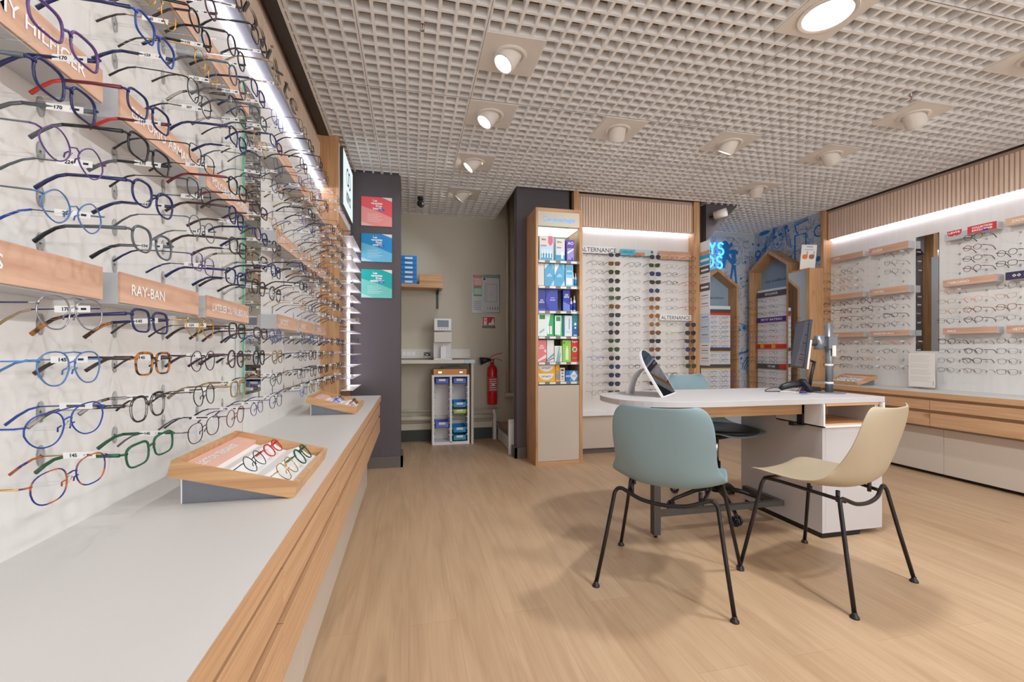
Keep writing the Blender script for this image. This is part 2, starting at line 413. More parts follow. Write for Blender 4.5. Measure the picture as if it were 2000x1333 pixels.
# ================================================================ MURAL (children's corner)
M_mural = pm('mural_wall_grey', (196, 200, 206), 0.7, var=0.03)
sbox('wall_mural_back', (3.02, 5.06, 0), (4.56, 5.2, 3.1), M_mural)
sbox('wall_mural_right', (4.44, 4.06, 0), (4.56, 5.06, 3.1), M_mural)
M_mb = pm('mural_blue', (38, 122, 190), 0.7, var=0.1); M_ml = pm('mural_line_blue', (78, 116, 168), 0.7, var=0.1)
class Ink(MB):
    """flat painted strokes on a wall: P maps (a, b) on the wall to the room"""
    def __init__(s, P): MB.__init__(s); s.P = P; s.k = 0
    def line(s, pts, w, mat, closed=False):
        s.k += 1; e = 0.0006 + 0.00001*(s.k % 40)
        n = len(pts); L = []; R = []
        for i in range(n):
            a = pts[i-1] if (closed or i > 0) else pts[0]; b = pts[(i+1) % n] if (closed or i < n-1) else pts[-1]
            dx, dy = b[0]-a[0], b[1]-a[1]; d = math.hypot(dx, dy) or 1; nx, ny = -dy/d*w/2, dx/d*w/2
            L.append(s.P(pts[i][0]+nx, pts[i][1]+ny, e)); R.append(s.P(pts[i][0]-nx, pts[i][1]-ny, e))
        m = n if closed else n-1
        s.add(L+R, [(i, (i+1) % n, n+(i+1) % n, n+i) for i in range(m)], mat)
    def fill(s, pts, mat):
        s.k += 1; s.add([s.P(a, b, 0.0009+0.00001*(s.k % 40)) for a, b in pts], [tuple(range(len(pts)))], mat)
    def circ(s, a, b, r, mat, w=None, sq=1.0, n=20):
        p = [(a+r*math.cos(2*PI*k/n), b+r*sq*math.sin(2*PI*k/n)) for k in range(n)]
        s.line(p, w, mat, True) if w else s.fill(p, mat)
def scribble(ink, a0, a1, b0, b1, num, rnd):
    for _ in range(num):
        x = rnd.uniform(a0, a1); y = rnd.uniform(b0, b1); k = rnd.random(); mt = M_ml if rnd.random() < 0.8 else M_mb
        if k < 0.5:
            a = rnd.uniform(0, 6.28); pts = [(x, y)]; c = rnd.uniform(-0.8, 0.8)
            for i in range(rnd.randint(5, 14)):
                a += c*rnd.uniform(0.3, 1); x += 0.017*math.cos(a); y += 0.017*math.sin(a)
                pts.append((min(max(x, a0), a1), min(max(y, b0), b1)))
            ink.line(pts, rnd.choice((0.0025, 0.0035, 0.006)), mt)
        elif k < 0.7: ink.circ(x, y, rnd.uniform(0.008, 0.028), mt, 0.004)
        elif k < 0.8: ink.circ(x, y, rnd.uniform(0.006, 0.02), M_mb)
        elif k < 0.9:
            for q in range(4): ink.line([(x, y+q*0.012), (x+0.05, y+q*0.012+0.01)], 0.003, mt)
        else:
            w_, h_ = rnd.uniform(0.03, 0.07), rnd.uniform(0.03, 0.08); ink.line([(x, y), (x+w_, y), (x+w_, y+h_), (x, y+h_)], 0.004, mt, True)
rr = random.Random(3)
ink = Ink(lambda a, b, e: (a, 5.06-e, b))           # back wall, a = X
scribble(ink, 3.55, 4.42, 0.3, 2.5, 520, rr)
def fig(x, y, pts, k=1.0): return [(x+p[0]*k, y+p[1]*k) for p in pts]
# gingerbread style figure
gx, gy = 3.99, 2.40
ink.circ(gx, gy, 0.055, M_mb); ink.line([(gx-0.10, gy-0.05), (gx, gy-0.07), (gx+0.11, gy+0.02)], 0.05, M_mb)
ink.fill(fig(gx, gy, [(-0.05, -0.04), (0.06, -0.04), (0.06, -0.19), (-0.04, -0.19)]), M_mb)
ink.line([(gx-0.01, gy-0.16), (gx-0.03, gy-0.30)], 0.055, M_mb); ink.line([(gx+0.04, gy-0.16), (gx+0.13, gy-0.25)], 0.055, M_mb)
# walking T shirt and trousers
tx, ty = 4.12, 2.29
ink.fill(fig(tx, ty, [(-0.12, 0.06), (-0.05, 0.09), (0.05, 0.09), (0.12, 0.05), (0.10, -0.02), (0.055, 0.0), (0.05, -0.22), (-0.05, -0.21), (-0.055, 0.0), (-0.11, -0.01)], 0.6), M_mb)
ink.fill(fig(tx, ty, [(-0.05, -0.235), (0.05, -0.245), (0.09, -0.66), (0.045, -0.67), (0.0, -0.33), (-0.07, -0.66), (-0.115, -0.65)], 0.6), M_mb)
ink.circ(4.38, 1.67, 0.035, M_mb, 0.014, 0.5); ink.circ(4.37, 1.58, 0.03, M_mb, 0.012)
ink.circ(4.28, 1.32, 0.03, M_mb); ink.line([(4.2, 1.38), (4.27, 1.36), (4.36, 1.33)], 0.01, M_ml)
for r_ in (0.10, 0.13, 0.16): ink.line([(4.40-r_*math.cos(t_/8), 0.72+r_*math.sin(t_/8)*1.4) for t_ in range(2, 13)], 0.014, M_mb)
ink.line([(4.1, 1.02), (4.2, 0.98), (4.3, 1.0), (4.4, 1.06)], 0.028, M_mb); ink.line([(4.1, 1.1), (4.2, 1.13)], 0.022, M_mb)
ink.circ(4.1, 1.62-0.2, 0.05, M_mb)
struct(ink.build('wall_mural_back'))
ink = Ink(lambda a, b, e: (4.44-e, a, b))           # right wall, a = Y
scribble(ink, 4.08, 5.04, 0.7, 2.53, 560, rr)
# face with sunglasses and long wavy hair
fy, fz = 4.68, 2.42
ink.line([(fy+0.07*math.cos(2*PI*k/20), fz-0.02+0.11*math.sin(2*PI*k/20)) for k in range(20)], 0.007, M_ml, True)
ink.circ(fy+0.04, fz+0.02, 0.032, M_mb, None, 0.6); ink.circ(fy-0.045, fz+0.035, 0.032, M_mb, None, 0.6); ink.circ(fy, fz-0.075, 0.024, M_mb, None, 0.6)
for k in range(9):
    q = 0.018*k
    ink.line([(fy-0.02+q*0.6+0.02*i+0.018*math.sin(i*0.9+k*0.4), fz+0.14-q*0.2-0.027*i+q*0.25) for i in range(15)], 0.006, M_ml)
    ink.line([(fy-0.06-q*0.5-0.012*i+0.015*math.sin(i*0.9+k), fz+0.12-0.03*i-q*0.4) for i in range(9)], 0.005, M_ml)
# leaf, comb, frame, car, pot
ink.fill([(4.79, 2.54), (4.86, 2.565), (4.95, 2.56), (4.99, 2.53), (4.92, 2.51), (4.83, 2.515)], M_mb)
for k in range(9): ink.line([(4.42-0.021*k, 2.50+0.003*k), (4.42-0.021*k, 2.545+0.002*k)], 0.010, M_mb)
ink.line([(4.43, 2.50), (4.24, 2.525)], 0.013, M_mb)
ink.line([(4.42, 2.05), (4.42, 2.38), (4.27, 2.38), (4.27, 2.05)], 0.022, M_mb, True)
ink.line([(4.44, 2.34), (4.36, 2.44), (4.2, 2.42), (4.16, 2.50)], 0.007, M_ml)
ink.line([(4.42, 2.5), (4.40, 2.42), (4.36, 2.38), (4.43, 2.38)], 0.02, M_mb)
ink.circ(4.55, 2.52, 0.03, M_mb); ink.circ(4.10, 2.36, 0.06, M_mb, 0.018); ink.circ(5.0, 2.29, 0.04, M_mb, 0.02); ink.circ(4.11, 2.05, 0.03, M_mb); ink.circ(4.82, 2.02, 0.04, M_mb)
struct(ink.build('wall_mural_right'))

# neon words
nt_ = thing('neon_sign', 'glowing blue neon letters on the blue and white mural wall', 'neon sign', (3.80, 5.03, 2.10))
def neon(pts, name='letter'):
    m = off(nt_.location); m.tube(pts, 0.012, E_neon, 8); m.build(name, nt_)
def S_(x, z, h):
    r = h*0.26
    p = [(x+r*1.0*math.cos(a), z+h*0.24+r*math.sin(a)) for a in [math.radians(q) for q in range(30, 271, 30)]]
    p += [(x+r*1.0*math.cos(a), z-h*0.28+r*1.1*math.sin(a)) for a in [math.radians(q) for q in range(90, -151, -30)]]
    return [(a, 5.025, b) for a, b in p]
neon([(3.735, 5.025, 2.41), (3.775, 5.025, 2.34), (3.775, 5.025, 2.265)]); neon([(3.815, 5.025, 2.41), (3.775, 5.025, 2.34)])
neon(S_(3.90, 2.34, 0.145)); neon(S_(3.88, 2.165, 0.145))
neon([(3.71, 5.025, 2.235), (3.74, 5.025, 2.235), (3.785, 5.025, 2.20), (3.785, 5.025, 2.13), (3.74, 5.025, 2.095), (3.71, 5.025, 2.095), (3.71, 5.025, 2.235)])
neon([(3.64, 5.025, 2.235), (3.64, 5.025, 2.095)])
m = off(nt_.location)
for x, z in ((3.775, 2.30), (3.90, 2.345), (3.88, 2.17), (3.785, 2.16), (3.64, 2.16)): m.cyl((x, 5.025, z), (x, 5.06, z), 0.006, M_black, 8)
m.build('mount', nt_)

# ================================================================ FURNITURE ALONG THE WALLS
def slats_Y(name, x, y0, y1, z0, z1, sgn, pitch=0.03):
    m = MB(); m.box((x-sgn*0.02, y0, z0), (x-sgn*0.008, y1, z1), M_slatgap)
    y = y0+0.004
    while y+0.02 < y1: m.box((x-sgn*0.010, y, z0), (x, y+0.019, z1), M_slat); y += pitch
    return m
def slats_X(x0, x1, y, z0, z1, pitch=0.0285):
    m = MB(); m.box((x0, y+0.008, z0), (x1, y+0.02, z1), M_slatgap); x = x0+0.004
    while x+0.018 < x1: m.box((x, y, z0), (x+0.018, y+0.010, z1), M_slat); x += pitch
    return m
# ---- left display wall
LX = -0.636
pl1 = thing('wall_display', 'long left display wall of clear pegs under an oak slat band', 'display wall', (LX-0.03, 0.3, 0.69))
m = off(pl1.location); m.box((-0.70, -1.2, 0.69), (LX, 1.90, 2.20), M_panel); m.build('back_panel', pl1)
m = slats_Y('s', LX, -1.2, 3.40, 2.215, 2.50, 1, 0.0255); m.box((-0.70, -1.2, 2.215), (LX-0.02, 3.40, 2.62), M_slatgap)
m.v = [(p[0]-pl1.location.x, p[1]-pl1.location.y, p[2]-pl1.location.z) for p in m.v]; m.build('slat_band', pl1)
m = off(pl1.location); m.box((-0.70, -1.2, 2.19), (-0.580, 3.40, 2.215), M_valance); m.build('valance', pl1)
m = off(pl1.location); m.box((-0.6355, -1.2, 2.182), (-0.6275, 3.39, 2.1895), E_led2); m.build('led_strip', pl1)
pl2 = thing('wall_display', 'left display wall section between the mirror strip and the oak post', 'display wall', (LX-0.03, 2.65, 0.69))
m = off(pl2.location); m.box((-0.70, 1.905, 0.69), (LX, 3.40, 2.19), M_panel); m.build('back_panel', pl2)
mr = thing('wall_mirror', 'narrow full height mirror strip with green glass edge between the left display panels', 'mirror', (-0.618, 1.90, 0.86))
m = off(mr.location); m.box((-0.635, 1.832, 0.87), (-0.6095, 1.99, 2.01), M_white); m.build('backing', mr)
m = off(mr.location); m.box((-0.609, 1.822, 0.86), (-0.603, 2.0, 2.02), M_greened); m.build('glass_edge', mr)
m = off(mr.location); m.box((-0.6028, 1.824, 0.862), (-0.6008, 1.999, 2.018), M_mirror); m.build('mirror_face', mr)
# script lettering standing on the valance
m = MB()
_v, _f, _a, _b = textdata('Homme & Mixte', 0.32, 0.0, 0.35)
text(m, 'optique mixte', (-0.588, 0.62, 2.235), (0, 1, 0), (0, 0, 1), 0.115, M_greym, width=1.9, shear=0.35, bold=-0.0025)
vv = list(m.v); ff = list(m.f); n_ = len(vv)
m = MB(); m.add(vv+[(p[0]+0.006, p[1], p[2]) for p in vv], ff+[[i+n_ for i in q] for q in ff], M_greym)
tag(m.build('script_letters'), 'grey cut out script letters standing on the left valance', 'lettering')
# oak post at the end of the left wall
pst = thing('oak_post', 'tall oak post closing the left display wall', 'post', (-0.6, 3.70, 0))
m = off(pst.location); m.box((-0.699, 3.40, 0), (-0.513, 4.02, CZ-0.001), M_oakZ); m.build('post_body', pst)
m = off(pst.location); m.box((-0.513, 3.404, 2.02), (-0.508, 4.0, 2.52), M_white); m.build('side_panel', pst)
m = off(pst.location); m.box((-0.512, 3.86, 0.74), (-0.503, 3.93, 1.86), E_led); m.build('led_strip', pst)
lb = thing('lightbox_sign', 'white lightbox with black spectacles logo on the oak post', 'sign', (-0.495, 3.66, 2.08))
m = off(lb.location); m.box((-0.508, 3.42, 2.085), (-0.485, 3.95, 2.505), M_greym); m.build('frame', lb)
m = off(lb.location); m.box((-0.4849, 3.428, 2.093), (-0.483, 3.942, 2.497), E_box); m.build('face', lb)
m = off(lb.location)
def ring(mm, c, r, w, ax, mat, sq=1.0, n=24):
    """flat ring; ax maps local (a,b) to world"""
    vs = [ax(c[0]+q*math.cos(2*PI*k/n), c[1]+q*sq*math.sin(2*PI*k/n)) for q in (r-w/2, r+w/2) for k in range(n)]
    mm.add(vs, [(k, (k+1) % n, n+(k+1) % n, n+k) for k in range(n)], mat)
axl = lambda a, b: (-0.4818, a, b)
ring(m, (3.64, 2.36), 0.06, 0.016, axl, M_text_k); ring(m, (3.74, 2.36), 0.06, 0.016, axl, M_text_k)
text(m, 'KRYS', (-0.4818, 3.69, 2.17), (0, 1, 0), (0, 0, 1), 0.07, M_text_k, align='C', bold=0.004); m.build('logo', lb)

# ---- counters
def counter(side, xf, xb, zt, seams, bseams, tw, yend):
    """xf front edge, xb wall side, s = direction from front to wall"""
    s = 1 if xb > xf else -1
    lab = 'right' if s > 0 else 'left'
    t = thing('worktop', 'long white worktop with oak edge along the %s display wall' % lab, 'worktop', ((xf+xb)/2, 1.5, zt-0.04))
    m = off(t.location); m.box((xf+s*0.002, -1.2, zt-0.04), (xb, 3.398 if s < 0 else yend, zt), M_counter)
    if s < 0: m.box((xf-0.002, 3.398, zt-0.04), (-0.511, yend, zt), M_counter)
    m.build('top', t)
    m = off(t.location); m.box((xf, -1.2, zt-0.041), (xf+s*0.0018, yend+0.001, zt-0.001), M_oakY); m.build('edge_band', t)
    names = tw
    for i in range(len(seams)-1):
        y1, y0 = seams[i], seams[i+1]
        d = thing('drawer_unit', names[i], 'drawers', ((xf+xb)/2, (y0+y1)/2, 0.40), 0, 'oak drawer units under the %s worktop' % lab)
        m = off(d.location); m.box((xf+s*0.040, y0, 0.415), (-0.511 if (s < 0 and i == 0) else xb-s*0.001, y1, zt-0.043), M_oakY); m.build('carcass', d)
        for (z0, z1) in ((zt-0.141, zt-0.064), (zt-0.270, zt-0.166)):
            m = off(d.location); m.box((xf+s*0.008, y0+0.002, z0), (xf+s*0.030, y1-0.002, z1), M_oakY); m.box((xf+s*0.0305, y0+0.01, z0+0.01), (xf+s*0.0395, y1-0.01, z1-0.01), M_oakX); m.build('drawer', d, bevel=0.0012)
    nb = ['far', 'second', 'third', 'fourth', 'fifth', 'sixth', 'seventh', 'eighth']
    for i in range(len(bseams)-1):
        y1, y0 = bseams[i], bseams[i+1]
        q = 'farthest greige base cabinet' if i == 0 else '%s greige base cabinet from the far end' % nb[i]
        d = thing('base_cabinet', q+', under the %s drawers' % lab, 'cabinet', ((xf+xb)/2+s*0.05, (y0+y1)/2, 0), 0, 'base cabinets under the %s counter' % lab)
        m = off(d.location); m.box((xf+s*0.117, y0, 0.03), (-0.511 if (s < 0 and i == 0) else xb-s*0.001, y1, 0.400), M_greige); m.build('body', d)
        m = off(d.location); m.box((xf+s*0.098, y0+0.0015, 0.03), (xf+s*0.1165, y1-0.0015, 0.388), M_greige); m.build('door', d, bevel=0.001)
        m = off(d.location); m.box((xf+s*0.15, y0, 0.0), (-0.511 if (s < 0 and i == 0) else xb-s*0.001, y1, 0.03), M_blackm); m.build('plinth', d)
ls = [3.45, 2.815, 2.175, 1.535, 0.895, 0.255, -0.385, -1.025]
on = ['farthest', 'second', 'third', 'fourth', 'fifth', 'sixth', 'seventh']
counter('left', -0.222, LX, 0.69, ls, [3.44, 2.72, 2.09, 1.455, 0.82, 0.185, -0.45, -1.085],
        ['%s oak drawer unit from the far end of the left counter' % o for o in on], 3.45)
counter('right', 4.06, 4.51, 0.685, [4.00, 3.44, 2.76, 2.08, 1.40, 0.72], [4.0, 3.40, 2.722, 2.04, 1.36, 0.68],
        ['%s oak drawer unit from the far end of the right counter' % o for o in on], 4.015)

# ---- right display wall
RX = 4.51
pr1 = thing('wall_display', 'right display wall section between the oak post and the dark mirror', 'display wall', (RX+0.05, 3.6, 0.685))
m = off(pr1.location); m.box((RX, 3.17, 0.685), (4.66, 4.02, 2.235), M_panel); m.build('back_panel', pr1)
pr2 = thing('wall_display', 'right display wall section under the long oak slat band, nearest the camera', 'display wall', (RX+0.05, 1.5, 0.685))
m = off(pr2.location); m.box((RX, -1.2, 0.685), (4.66, 2.985, 2.235), M_panel); m.box((RX, 2.985, 0.685), (4.66, 3.17, 1.02), M_panel); m.box((RX, 2.985, 2.06), (4.66, 3.17, 2.235), M_panel); m.build('back_panel', pr2)
m = slats_Y('s', 4.455, -1.2, 4.015, 2.236, 2.525, -1, 0.031); m.box((4.475, -1.2, 2.236), (4.66, 4.015, 2.62), M_slatgap)
m.v = [(p[0]-pr2.location.x, p[1]-pr2.location.y, p[2]-pr2.location.z) for p in m.v]; m.build('slat_band', pr2)
m = off(pr2.location); m.box((4.480, -1.2, 2.226), (4.505, 4.0, 2.236), E_led); m.build('led_strip', pr2)
mr = thing('wall_mirror', 'tall dark framed mirror strip with rounded top on the right display wall', 'mirror', (4.515, 3.078, 1.02))
m = off(mr.location)
poly = [(2.987, 1.02), (3.168, 1.02), (3.168, 2.03)]+[(3.148+0.02*math.cos(a*PI/8), 2.038+0.02*math.sin(a*PI/8)) for a in range(5)]+[(3.007-0.02*math.sin(a*PI/8), 2.038+0.02*math.cos(a*PI/8)) for a in range(5)]
m.prism(poly, 0.004, M_mirror, 'YZ', 4.506); m.build('mirror_face', mr)
pst = thing('oak_post', 'oak post at the far end of the right display wall', 'post', (4.47, 4.04, 0))
m = off(pst.location); m.box((4.415, 4.0215, 0), (4.658, 4.0585, CZ-0.001), M_oakZ); m.build('post_body', pst)

# ---- display in the middle of the back wall
AY = 4.18
pa = thing('wall_display', 'back display wall with sunglasses columns between two oak posts', 'display wall', (2.25, AY, 0))
m = off(pa.location); m.box((1.60, AY, 0.38), (2.854, 4.205, 2.245), M_panelX); m.build('back_panel', pa)
m = slats_X(1.578, 2.853, 4.10, 2.245, 2.53); m.box((1.578, 4.12, 2.245), (2.853, 4.20, 2.60), M_slatgap)
m.v = [(p[0]-pa.location.x, p[1]-pa.location.y, p[2]-pa.location.z) for p in m.v]; m.build('slat_band', pa)
m = off(pa.location); m.box((1.66, 4.155, 2.237), (2.85, 4.175, 2.245), E_led); m.build('led_strip', pa)
m = off(pa.location); m.box((1.60, 4.09, 0.380), (2.854, AY, 0.415), M_bright); m.build('ledge', pa)
m = off(pa.location); m.box((1.60, 4.12, 0.055), (2.854, 4.16, 0.379), M_greige); m.build('lower_board', pa)
m = off(pa.location); m.box((1.60, 4.14, 0.0), (2.854, 4.17, 0.054), M_skirt); m.build('plinth', pa)
for nm, x0, x1 in (('left', 1.524, 1.576), ('right', 2.855, 2.922)):
    t = thing('oak_post', 'oak post on the %s of the back sunglasses display' % nm, 'post', ((x0+x1)/2, 4.12, 0))
    m = off(t.location); m.box((x0, 4.05 if nm == 'left' else 4.09, 0), (x1, 4.119 if nm == 'left' else 4.204, CZ-0.001), M_oakZ); m.build('post_body', t)
# ================================================================ EYEGLASSES
FM = {
 'navy': pm('acetate_navy', (28, 34, 84), 0.25), 'black': pm('acetate_black', (24, 22, 28), 0.25),
 'dark brown': pm('acetate_dark_brown', (58, 40, 36), 0.25), 'plum': pm('acetate_plum', (66, 42, 56), 0.25),
 'burgundy': pm('acetate_burgundy', (112, 34, 44), 0.25), 'red': pm('acetate_red', (196, 50, 44), 0.3),
 'green': pm('acetate_green', (18, 84, 52), 0.2), 'blue': pm('metal_blue', (30, 70, 150), 0.3, 0.2),
 'light blue': pm('metal_light_blue', (82, 124, 178), 0.3, 0.3), 'grey': pm('acetate_grey', (84, 90, 96), 0.25),
 'gold': pm('metal_gold', (206, 160, 84), 0.25, 0.9), 'silver': pm('metal_silver', (168, 168, 176), 0.25, 0.9),
 'tortoiseshell': mottled('tortoiseshell', (52, 28, 16), (178, 108, 30)),
 'blue tortoiseshell': mottled('blue_tortoiseshell', (28, 40, 118), (178, 88, 40), 40),
 'khaki': pm('acetate_khaki', (146, 126, 92), 0.25), 'bright blue': pm('acetate_bright_blue', (44, 60, 190), 0.3),
 'orange': pm('acetate_orange', (226, 128, 36), 0.3), 'purple': pm('acetate_purple', (88, 60, 120), 0.3),
 'yellow green': pm('acetate_lime', (196, 214, 70), 0.3),
 'clear': clear('acetate_clear', (240, 238, 236), 0.45, 0.12, (232, 230, 228)),
}
def tinted(name, rgb):
    m, nt, out = newmat(name)
    t = nt.nodes.new('ShaderNodeBsdfTransparent'); t.inputs[0].default_value = col((rgb[0]*0.9, rgb[1]*0.9, rgb[2]*0.9))
    b = nt.nodes.new('ShaderNodeBsdfPrincipled'); b.inputs['Base Color'].default_value = col(rgb); b.inputs['Roughness'].default_value = 0.12
    mx = nt.nodes.new('ShaderNodeMixShader'); mx.inputs[0].default_value = 0.62
    nt.links.new(t.outputs[0], mx.inputs[1]); nt.links.new(b.outputs[0], mx.inputs[2]); nt.links.new(mx.outputs[0], out.inputs[0]); return m
TINT = {'grey': tinted('tint_grey', (72, 76, 84)), 'brown': tinted('tint_brown', (126, 92, 62)), 'green': tinted('tint_green', (78, 86, 58)),
        'blue': tinted('tint_blue', (64, 74, 108)), 'amber': tinted('tint_amber', (156, 110, 62)), 'dark': tinted('tint_dark', (66, 60, 64))}
SH = {  # half width, half height, exponent, lower taper, top lift outwards
 'square': (0.0265, 0.0195, 3.6, 0.90, 0.0), 'round': (0.0245, 0.0225, 2.0, 1.0, 0.0), 'rounded square': (0.026, 0.0215, 2.7, 0.88, 0.0),
 'rectangular': (0.0275, 0.0165, 3.4, 0.92, 0.0), 'aviator': (0.028, 0.0225, 2.5, 0.74, 0.0), 'hexagonal': (0.026, 0.0215, 1.7, 1.0, 0.0),
 'cat eye': (0.027, 0.0185, 2.6, 0.86, 0.006), 'oval': (0.0265, 0.0185, 2.1, 1.0, 0.0)}
def outline(shape, side, n=28):
    w, h, e, tp, lift = SH[shape]; pts = []
    for k in range(n):
        a = 2*PI*k/n; ca, sa = math.cos(a), math.sin(a)
        y = w*math.copysign(abs(ca)**(2/e), ca); z = h*math.copysign(abs(sa)**(2/e), sa)
        if z < 0: y *= 1-(1-tp)*(-z/h)
        z += lift*max(0, y/w)*(1 if z > 0 else 0.4)
        yy = side*(0.0335+ (y))
        pts.append((-0.0018*abs((abs(yy)-0.033)/0.03)**2 - 0.06*max(0, abs(yy)-0.02)**1.5, yy, z))
    return pts
def g_front(mb, shape, thick, mat, n=28, seg=6, rimless=False):
    w, h, e, tp, lift = SH[shape]
    for s in (-1, 1):
        p = outline(shape, s, n)
        if thick: r = [0.0018+0.0006*max(0, math.sin(2*PI*k/n)) for k in range(n)]
        else: r = 0.00105
        if not rimless: mb.tube(p, r, mat, seg, closed=True)
        zt = h*0.45+lift
        e0 = (0.0, s*(0.0335+w*0.97), zt); 
        mb.tube([(-0.001, s*(0.0335+w*0.93), zt), (-0.002, s*0.0655, zt+0.001), (-0.007, s*0.0685, zt+0.001)], 0.0021 if thick else 0.0013, mat, seg)
        if not thick:
            mb.tube([(-0.001, s*0.0105, 0.0), (-0.006, s*0.010, -0.003), (-0.007, s*0.0095, -0.009)], 0.0011, mat, 5)
    b = 0.0335-w*0.985
    zb = h*0.3
    mb.tube([(-0.001, -b-0.001, zb), (0.0012, 0, zb+0.003), (-0.001, b+0.001, zb)], 0.0021 if thick else 0.0011, mat, seg)
    if shape == 'aviator': mb.tube([(-0.001, -0.018, h*0.93), (0.001, 0, h*0.99), (-0.001, 0.018, h*0.93)], 0.001, mat, 5)
def g_lens(mb, shape, s, mat, n=28):
    p = outline(shape, s, n)
    mb.add([(x*1.0+0.0003, y, z) for x, y, z in p], [tuple(range(n))], mat)
def g_temple(mb, shape, s, thick, mat, tip, seg=6):
    h, lift = SH[shape][1], SH[shape][4]; z = h*0.45+lift+0.001; r = 0.0018 if thick else 0.0011
    mb.tube([(-0.006, s*0.0685, z), (-0.05, s*0.0685, z), (-0.096, s*0.066, z-0.001)], [r*1.15, r, r*0.95], mat, seg, rz=1.7 if thick else 1.0)
    mb.tube([(-0.094, s*0.066, z-0.001), (-0.108, s*0.0655, z-0.005), (-0.124, s*0.0645, z-0.015), (-0.140, s*0.063, z-0.028)], [r, r*1.05, r*1.2, r*1.4], tip, seg, rz=1.6)
def g_tag(mb, shape, num):
    h, lift = SH[shape][1], SH[shape][4]; z = h*0.45+lift+0.001
    mb.box((-0.066, 0.0665, z-0.0055), (-0.020, 0.0670, z+0.0045), M_paper)
    if num:
        text(mb, num, (-0.056, 0.0663, z-0.003), (1, 0, 0), (0, 0, 1), 0.0052, M_text_k, bold=0.0003)
        text(mb, '€', (-0.037, 0.0663, z-0.0018), (1, 0, 0), (0, 0, 1), 0.0028, M_text_k)
        mb.box((-0.032, 0.0662, z-0.002), (-0.025, 0.0664, z+0.0012), M_text_k)
    else: mb.box((-0.056, 0.0662, z-0.0022), (-0.030, 0.0664, z+0.0014), M_text_g)
_gm = {}
def gmesh(key, fn):
    if key not in _gm:
        mb = MB(); fn(mb); _gm[key] = mb.mesh('glasses_'+str(key[0]))
    return _gm[key]
def put(name, me, parent=None):
    o = bpy.data.objects.new(name, me); C.objects.link(o)
    if parent is not None: o.parent = parent
    return o
def near_glasses(colr, shape, thick, loc, rot, label, group, num, temple=None, tip=None, lens=None, rimless=False):
    fm = FM[colr]; tm = FM[temple or colr]; tp = FM[tip or (temple or ('dark brown' if (not thick and colr in ('gold', 'silver')) else colr))]
    t = bpy.data.objects.new('eyeglasses', None); C.objects.link(t); t.empty_display_size = 0.02
    t.location = loc; t.rotation_euler = rot; tag(t, label, 'eyeglasses', group)
    put('frame', gmesh(('f', colr, shape, thick, rimless), lambda m: g_front(m, shape, thick, fm, rimless=rimless)), t)
    for s in (-1, 1):
        put('lens', gmesh(('l', shape, s), lambda m: g_lens(m, shape, s, M_lens)), t)
        put('temple', gmesh(('t', colr, temple, tip, shape, thick, s), lambda m: g_temple(m, shape, s, thick, tm, tp)), t)
    put('price_tag', gmesh(('p', shape, num), lambda m: g_tag(m, shape, num)), t)
    return t
def far_glasses(colr, shape, thick, loc, rot, label, group, name='eyeglasses', cat='eyeglasses', tint=None, tagd=True, scale=1.0):
    fm = FM[colr]
    def mk(m):
        g_front(m, shape, thick, fm, 20, 4)
        for s in (-1, 1):
            g_lens(m, shape, s, TINT[tint] if tint else M_lens, 20); g_temple(m, shape, s, thick, fm, fm, 4)
        if tagd: g_tag(m, shape, None)
    o = put(name, gmesh(('all', colr, shape, thick, tint, tagd), mk)); o.location = loc; o.rotation_euler = rot
    if scale != 1.0: o.scale = (scale,)*3
    tag(o, label, cat, group); return o
def peg_mesh(L, thick=0.0028):
    """clear rod out of a wall disc; tip at x=0, wall at x=-L"""
    def mk(m):
        m.tube([(-L, 0, -0.004), (-0.02, 0, -0.004), (-0.008, 0, -0.002), (-0.004, 0, 0.005)], thick, M_acry, 6)
        rd = 0.010 if L > 0.16 else 0.006
        m.lathe([(rd, 0), (rd, 0.0015), (0.0, 0.0016)], M_lens, 14, Matrix.Translation((-L, 0, -0.004)) @ Matrix.Rotation(PI/2, 4, 'Y') @ Matrix.Scale(1.9, 4, (1, 0, 0)))
    return gmesh(('peg', L), mk)
ORD = ['first', 'second', 'third', 'fourth', 'fifth', 'sixth', 'seventh', 'eighth', 'ninth', 'tenth', 'eleventh', 'twelfth', 'thirteenth', 'fourteenth', 'fifteenth', 'sixteenth', 'seventeenth']
rg = random.Random(11)
PAL = [('navy', 1), ('navy', 0), ('black', 1), ('black', 0), ('black', 0), ('dark brown', 1), ('dark brown', 0), ('tortoiseshell', 1), ('plum', 1), ('plum', 0),
       ('grey', 1), ('grey', 0), ('gold', 0), ('silver', 0), ('burgundy', 0), ('clear', 1), ('blue', 0), ('khaki', 1), ('purple', 0), ('black', 1), ('navy', 1)]
SHL = ['square', 'round', 'rounded square', 'rectangular', 'hexagonal', 'oval', 'rounded square', 'round']

